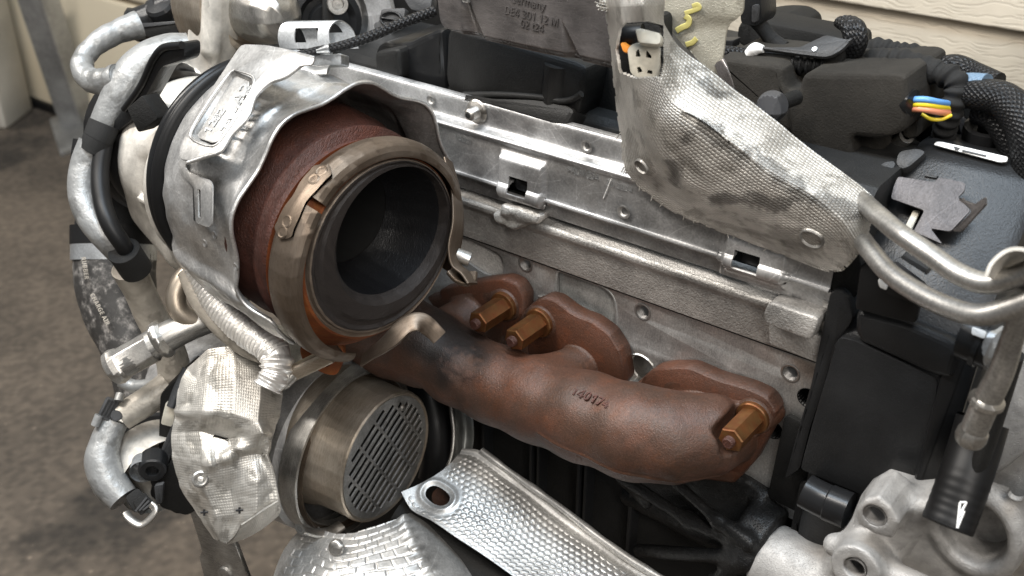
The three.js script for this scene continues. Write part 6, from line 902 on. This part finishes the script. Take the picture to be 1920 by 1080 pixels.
{
  const c = thing('coolant_outlet', 'rough black ribbed coolant outlet with a round collar below the manifold', 'coolant outlet'), z = (x, y, q) => pz(x, y, q);
  const p = [];
  const cone = sPoly(zf(0.006), [[1180, 905], [1205, 890], [1330, 880], [1372, 888], [1440, 930], [1412, 1050], [1320, 1010]], -0.05, 0, 0.004);
  const core = sCap(z(1180, 930, 0), z(1400, 1005, 0.006), 0.006, 0.017);
  const col = sCyl(frame(z(1424, 1008, 0.012), v3(1, -0.04, 0.04)), 0.0218, -0.0095, 0.0095, 0.003);
  const ribs = [[[1165, 895, 0.018], [1290, 975, 0.024], 0.0035], [[1290, 975, 0.024], [1400, 1024, 0.030], 0.004], [[1268, 905, 0.022], [1345, 975, 0.028], 0.003], [[1345, 975, 0.028], [1405, 1018, 0.033], 0.0035], [[1200, 1032, 0.022], [1395, 1046, 0.033], 0.0042], [[1340, 1085, 0.03], [1398, 1052, 0.034], 0.004], [[1165, 895, 0.014], [1212, 945, 0.02], 0.003]].map(([a, b, r]) => sCap(z(...a), z(...b), r));
  part(c, 'outlet_casting', sdf((x, y, zz) => { let d = smin(core(x, y, zz), cone(x, y, zz), 0.01); d = smin(d, col(x, y, zz), 0.008); for (const r of ribs) d = smin(d, r(x, y, zz), 0.006); return d + 0.0003 * n3(x * 250, y * 250, zz * 250); }, v3(0.02, -0.215, -0.04), v3(0.2, -0.04, 0.075), 130), M.roughBlack);
}
{
  const c = thing('embossed_heat_shield', 'dimpled aluminium heat shield with a slot hole and rolled upper edge below the manifold', 'heat shield');
  const N = [[[868, 842, 0.69], [842, 872, 0.685], [802, 900, 0.68], [752, 922, 0.675]], [[900, 846, 0.688], [866, 890, 0.68], [826, 930, 0.672], [772, 955, 0.668]], [[935, 872, 0.684], [905, 912, 0.674], [866, 950, 0.665], [812, 978, 0.66]], [[988, 910, 0.678], [958, 952, 0.666], [918, 988, 0.656], [862, 1012, 0.65]], [[1048, 952, 0.67], [1014, 1000, 0.656], [976, 1032, 0.646], [924, 1052, 0.64]], [[1112, 1002, 0.662], [1082, 1046, 0.646], [1050, 1082, 0.636], [992, 1100, 0.63]], [[1182, 1052, 0.652], [1152, 1092, 0.636], [1112, 1122, 0.626], [1062, 1142, 0.62]], [[1265, 1100, 0.642], [1222, 1132, 0.628], [1182, 1162, 0.618], [1122, 1190, 0.612]]];
  const f = frame(pd(822, 930, 0.672), v3(0.2, 0.6, 0.75)), sl = [[795, 922], [800, 910], [812, 905], [840, 922], [850, 936], [844, 952], [830, 954], [800, 942]].map(([x, y]) => pd(x, y, 0.672));
  const cen = sl.reduce((s, p) => s.add(p), v3()).multiplyScalar(1 / 8), ax = sl[5].clone().sub(sl[1]).normalize();
  const slotD = (p) => { const d = p.clone().sub(cen), t = d.dot(ax), r = Math.sqrt(Math.max(0, d.lengthSq() - t * t)); return Math.hypot(Math.max(0, Math.abs(t) - 0.0045), r); };
  const pitch = 0.0044, bump = (a, b) => { const x = a / pitch, row = Math.floor(b / (pitch * 0.866)), y = b / (pitch * 0.866) - row - 0.5, fx = x + (row & 1) * 0.5, gx = fx - Math.floor(fx) - 0.5; return Math.max(0, 1 - (gx * gx * 4.6 + y * y * 4.2)); };
  part(c, 'dimpled_sheet', sheet(net(N), { nu: 520, nv: 300, thick: 0.0009, disp: (u, v, a, b, p) => { const e = sstep(0.06, 0.16, v) * sstep(0.012, 0.016, slotD(p)) * sstep(1, 0.93, v) * sstep(0.03, 0.10, u); return 0.0009 * Math.sqrt(bump(a, b)) * e * (0.72 + 0.45 * n3(p.x * 70, p.y * 70, p.z * 70)) + 0.0012 * n3(p.x * 40, p.y * 40, p.z * 40) - 0.0014 * Math.exp(-(((v - 0.09) / 0.035) ** 2)) + 0.0014 * Math.exp(-(((slotD(p) - 0.0085) / 0.0018) ** 2)); }, skip: (u, v, p) => slotD(p) < 0.0056 }), M.embossed);
  part(c, 'rolled_edge', tube(N.slice(1).map((r) => pd(r[0][0] + 2, r[0][1] - 1, r[0][2] - 0.002)), (t) => 0.0024 + 0.0005 * n3(t * 14, 1, 1), { seg: 140, rad: 12 }), M.embossed);
  part(c, 'rusty_bolt_end', rings(frame(pd(826, 934, 0.70), v3(0.2, 0.4, 0.9)), [[-0.004, 0.007], [0, 0.0065], [0, 0]], { seg: 20 }), M.rust);
}
{
  const c = thing('embossed_pipe_shield', 'shiny brick-embossed metal shield over the exhaust pipe at the bottom', 'heat shield');
  const N = [[[572, 982, 0.70], [640, 1000, 0.668], [720, 980, 0.668], [770, 962, 0.68], [800, 950, 0.71]], [[534, 1030, 0.692], [618, 1042, 0.652], [722, 1028, 0.65], [795, 1000, 0.662], [842, 988, 0.70]], [[508, 1085, 0.684], [600, 1096, 0.64], [735, 1088, 0.636], [835, 1055, 0.65], [905, 1050, 0.69]], [[488, 1150, 0.676], [580, 1160, 0.63], [740, 1155, 0.624], [870, 1120, 0.64], [960, 1120, 0.68]]];
  const bw = 0.0105, bh = 0.0062; const brick = (a, b) => { const row = Math.floor(a / bh), y = a / bh - row, x = b / bw + (row & 1) * 0.5, gx = x - Math.floor(x); return sstep(0, 0.18, Math.min(gx, 1 - gx) * bw / bh) * sstep(0, 0.18, Math.min(y, 1 - y)); };
  part(c, 'embossed_sheet', sheet(net(N), { nu: 220, nv: 420, thick: 0.0009, disp: (u, v, a, b, p) => 0.0011 * (0.6 + 0.6 * n3(p.x * 80, p.y * 80, p.z * 80)) * brick(a + 0.003 * n3(p.x * 50, p.y * 50, 1), b + 0.003 * n3(p.x * 60, 5, p.z * 60)) * sstep(0.72, 0.6, v) * sstep(0.02, 0.06, v) + 0.0016 * n3(p.x * 45, p.y * 45, p.z * 45) + 0.0025 * Math.exp(-(((v - 0.66) / 0.04) ** 2)) * (0.6 + 0.4 * Math.sin(a * 900)) }), M.embossed);
  part(c, 'bolt', rings(frame(pd(632, 1026, 0.652), v3(0.1, 0.5, 0.85)), [[0, 0.0052], [0.002, 0.005], [0.003, 0.0035], [0.003, 0]], { seg: 24, crease: 1 }), M.steel);
  const k = thing('black_heat_hose', 'black hose lying in the gap between the two embossed shields', 'hose');
  part(k, 'hose', tube([[745, 965, 0.69], [800, 1000, 0.685], [860, 1040, 0.678], [950, 1100, 0.66]].map((p) => pd(...p)), 0.012, { seg: 30, rad: 20 }), M.plasticMatte);
}
// ---------- cast bracket, bottom right ----------
{
  const c = thing('cast_mount', 'pale sand-cast aluminium engine mount with threaded lugs at the bottom right', 'engine mount');
  const f = zf(0.03), z = (x, y, q) => pz(x, y, q);
  const neck = sCap(z(1455, 1052, 0.018), z(1570, 1110, 0.018), 0.0205, 0.0225), neckCut = sPoly(frame(z(1432, 1030, 0.02), v3(-1, 0.12, -0.1)), [[-0.1, -0.1], [0.1, -0.1], [0.1, 0.1], [-0.1, 0.1]], 0, 0.1, 0.0005, true);
  const lug = sPoly(zf(0.05), [[1607, 985], [1604, 955], [1620, 937], [1646, 932], [1670, 952], [1686, 982], [1672, 1012], [1640, 1004]], -0.026, 0, 0.0022);
  const lugBase = sPoly(zf(0.036), [[1606, 940], [1640, 920], [1702, 940], [1760, 950], [1660, 1080], [1560, 1080], [1570, 1030]], -0.03, 0, 0.006);
  const plate = sPoly(zf(0.026), [[1560, 1020], [1700, 950], [1780, 935], [1830, 900], [1900, 720], [1990, 700], [1990, 960], [1860, 1130], [1520, 1130]], -0.04, 0, 0.006);
  const rim = sCap(z(1566, 1022, 0.036), z(1640, 1062, 0.042), 0.006), rim2 = sCap(z(1640, 1062, 0.042), z(1740, 1110, 0.044), 0.007), low = sCyl(frame(z(1602, 1068, 0.055), v3(0, 0.1, 1)), 0.0125, -0.03, 0, 0.002);
  const cx = z(1826, 1002, 0.03), oval = (x, y, q) => { const dx = x - cx.x, dy = y - cx.y, a = dx * 0.9 + dy * 0.25, b = dy * 0.95 - dx * 0.25; return Math.max(Math.hypot(a / 0.0125, b / 0.0165) * 0.013 - 0.013, Math.abs(q - 0.03) - 0.02); };
  const rimO = (x, y, q) => Math.hypot(oval(x, y, q < 0.01 ? 0.03 : 0.03) - 0.003, q - 0.027) - 0.004;
  const pk = [[[1862, 770], [1900, 760], [1905, 800], [1870, 860], [1850, 850]], [[1865, 905], [1890, 880], [1905, 910], [1880, 935]], [[1915, 780], [1960, 780], [1960, 880], [1915, 850]]].map((l) => sPoly(zf(0.04), l, -0.024, 0.02, 0.003));
  const ribs = [[[1850, 870, 0.028], [1890, 830, 0.03]], [[1890, 830, 0.03], [1912, 790, 0.03]], [[1890, 832, 0.03], [1906, 925, 0.03]], [[1780, 940, 0.03], [1856, 870, 0.03]]].map(([a, b]) => sCap(z(...a), z(...b), 0.0035));
  const hole1 = sCyl(frame(z(1640, 968, 0.05), v3(0, 0, 1)), 0.0058, -0.02, 0.01), hole2 = sCyl(frame(z(1602, 1068, 0.056), v3(0, 0.1, 1)), 0.0058, -0.03, 0.02);
  part(c, 'mount_casting', sdf((x, y, q) => { let d = smax(neck(x, y, q), -neckCut(x, y, q), 0.003); d = smin(d, smin(lug(x, y, q), lugBase(x, y, q), 0.006), 0.01); d = smin(d, plate(x, y, q), 0.012); d = smin(d, rim(x, y, q), 0.006); d = smin(d, rim2(x, y, q), 0.006); d = smin(d, low(x, y, q), 0.006); for (const p of pk) d = smax(d, -p(x, y, q), 0.005); for (const r of ribs) d = smin(d, r(x, y, q), 0.004); d = smin(d, rimO(x, y, q), 0.006); d = smax(d, -oval(x, y, q), 0.005); d = smax(d, -hole1(x, y, q), 0.001); d = smax(d, -hole2(x, y, q), 0.001); return Math.max(d, x - 0.292, -y - 0.175, -q - 0.015) + 0.0002 * n3(x * 120, y * 120, q * 120); }, v3(0.13, -0.178, -0.018), v3(0.295, 0.012, 0.07), 150), M.sandAlu);
  for (const [o, n] of [[z(1640, 968, 0.0495), v3(0, 0, 1)], [z(1602, 1068, 0.0545), v3(0, 0.1, 1)]]) { const L = []; for (let k = 0; k <= 20; k++) L.push([-k * 0.0006, 0.0058 - (k & 1 ? 0.0009 : 0)]); L.push([-0.0122, 0]); const th = part(c, 'threaded_hole', rings(frame(o, n), L, { seg: 24, crease: 0.3 }), M.thread); void th; }
  part(c, 'side_wall', slab(zf(-0.01), [[1890, 640], [1990, 620], [1990, 800], [1860, 900], [1840, 840]], 0.03, { r: 0.006, bevel: 0.003 }), M.sandAlu);
}
settle();
renderer.render(scene, camera);
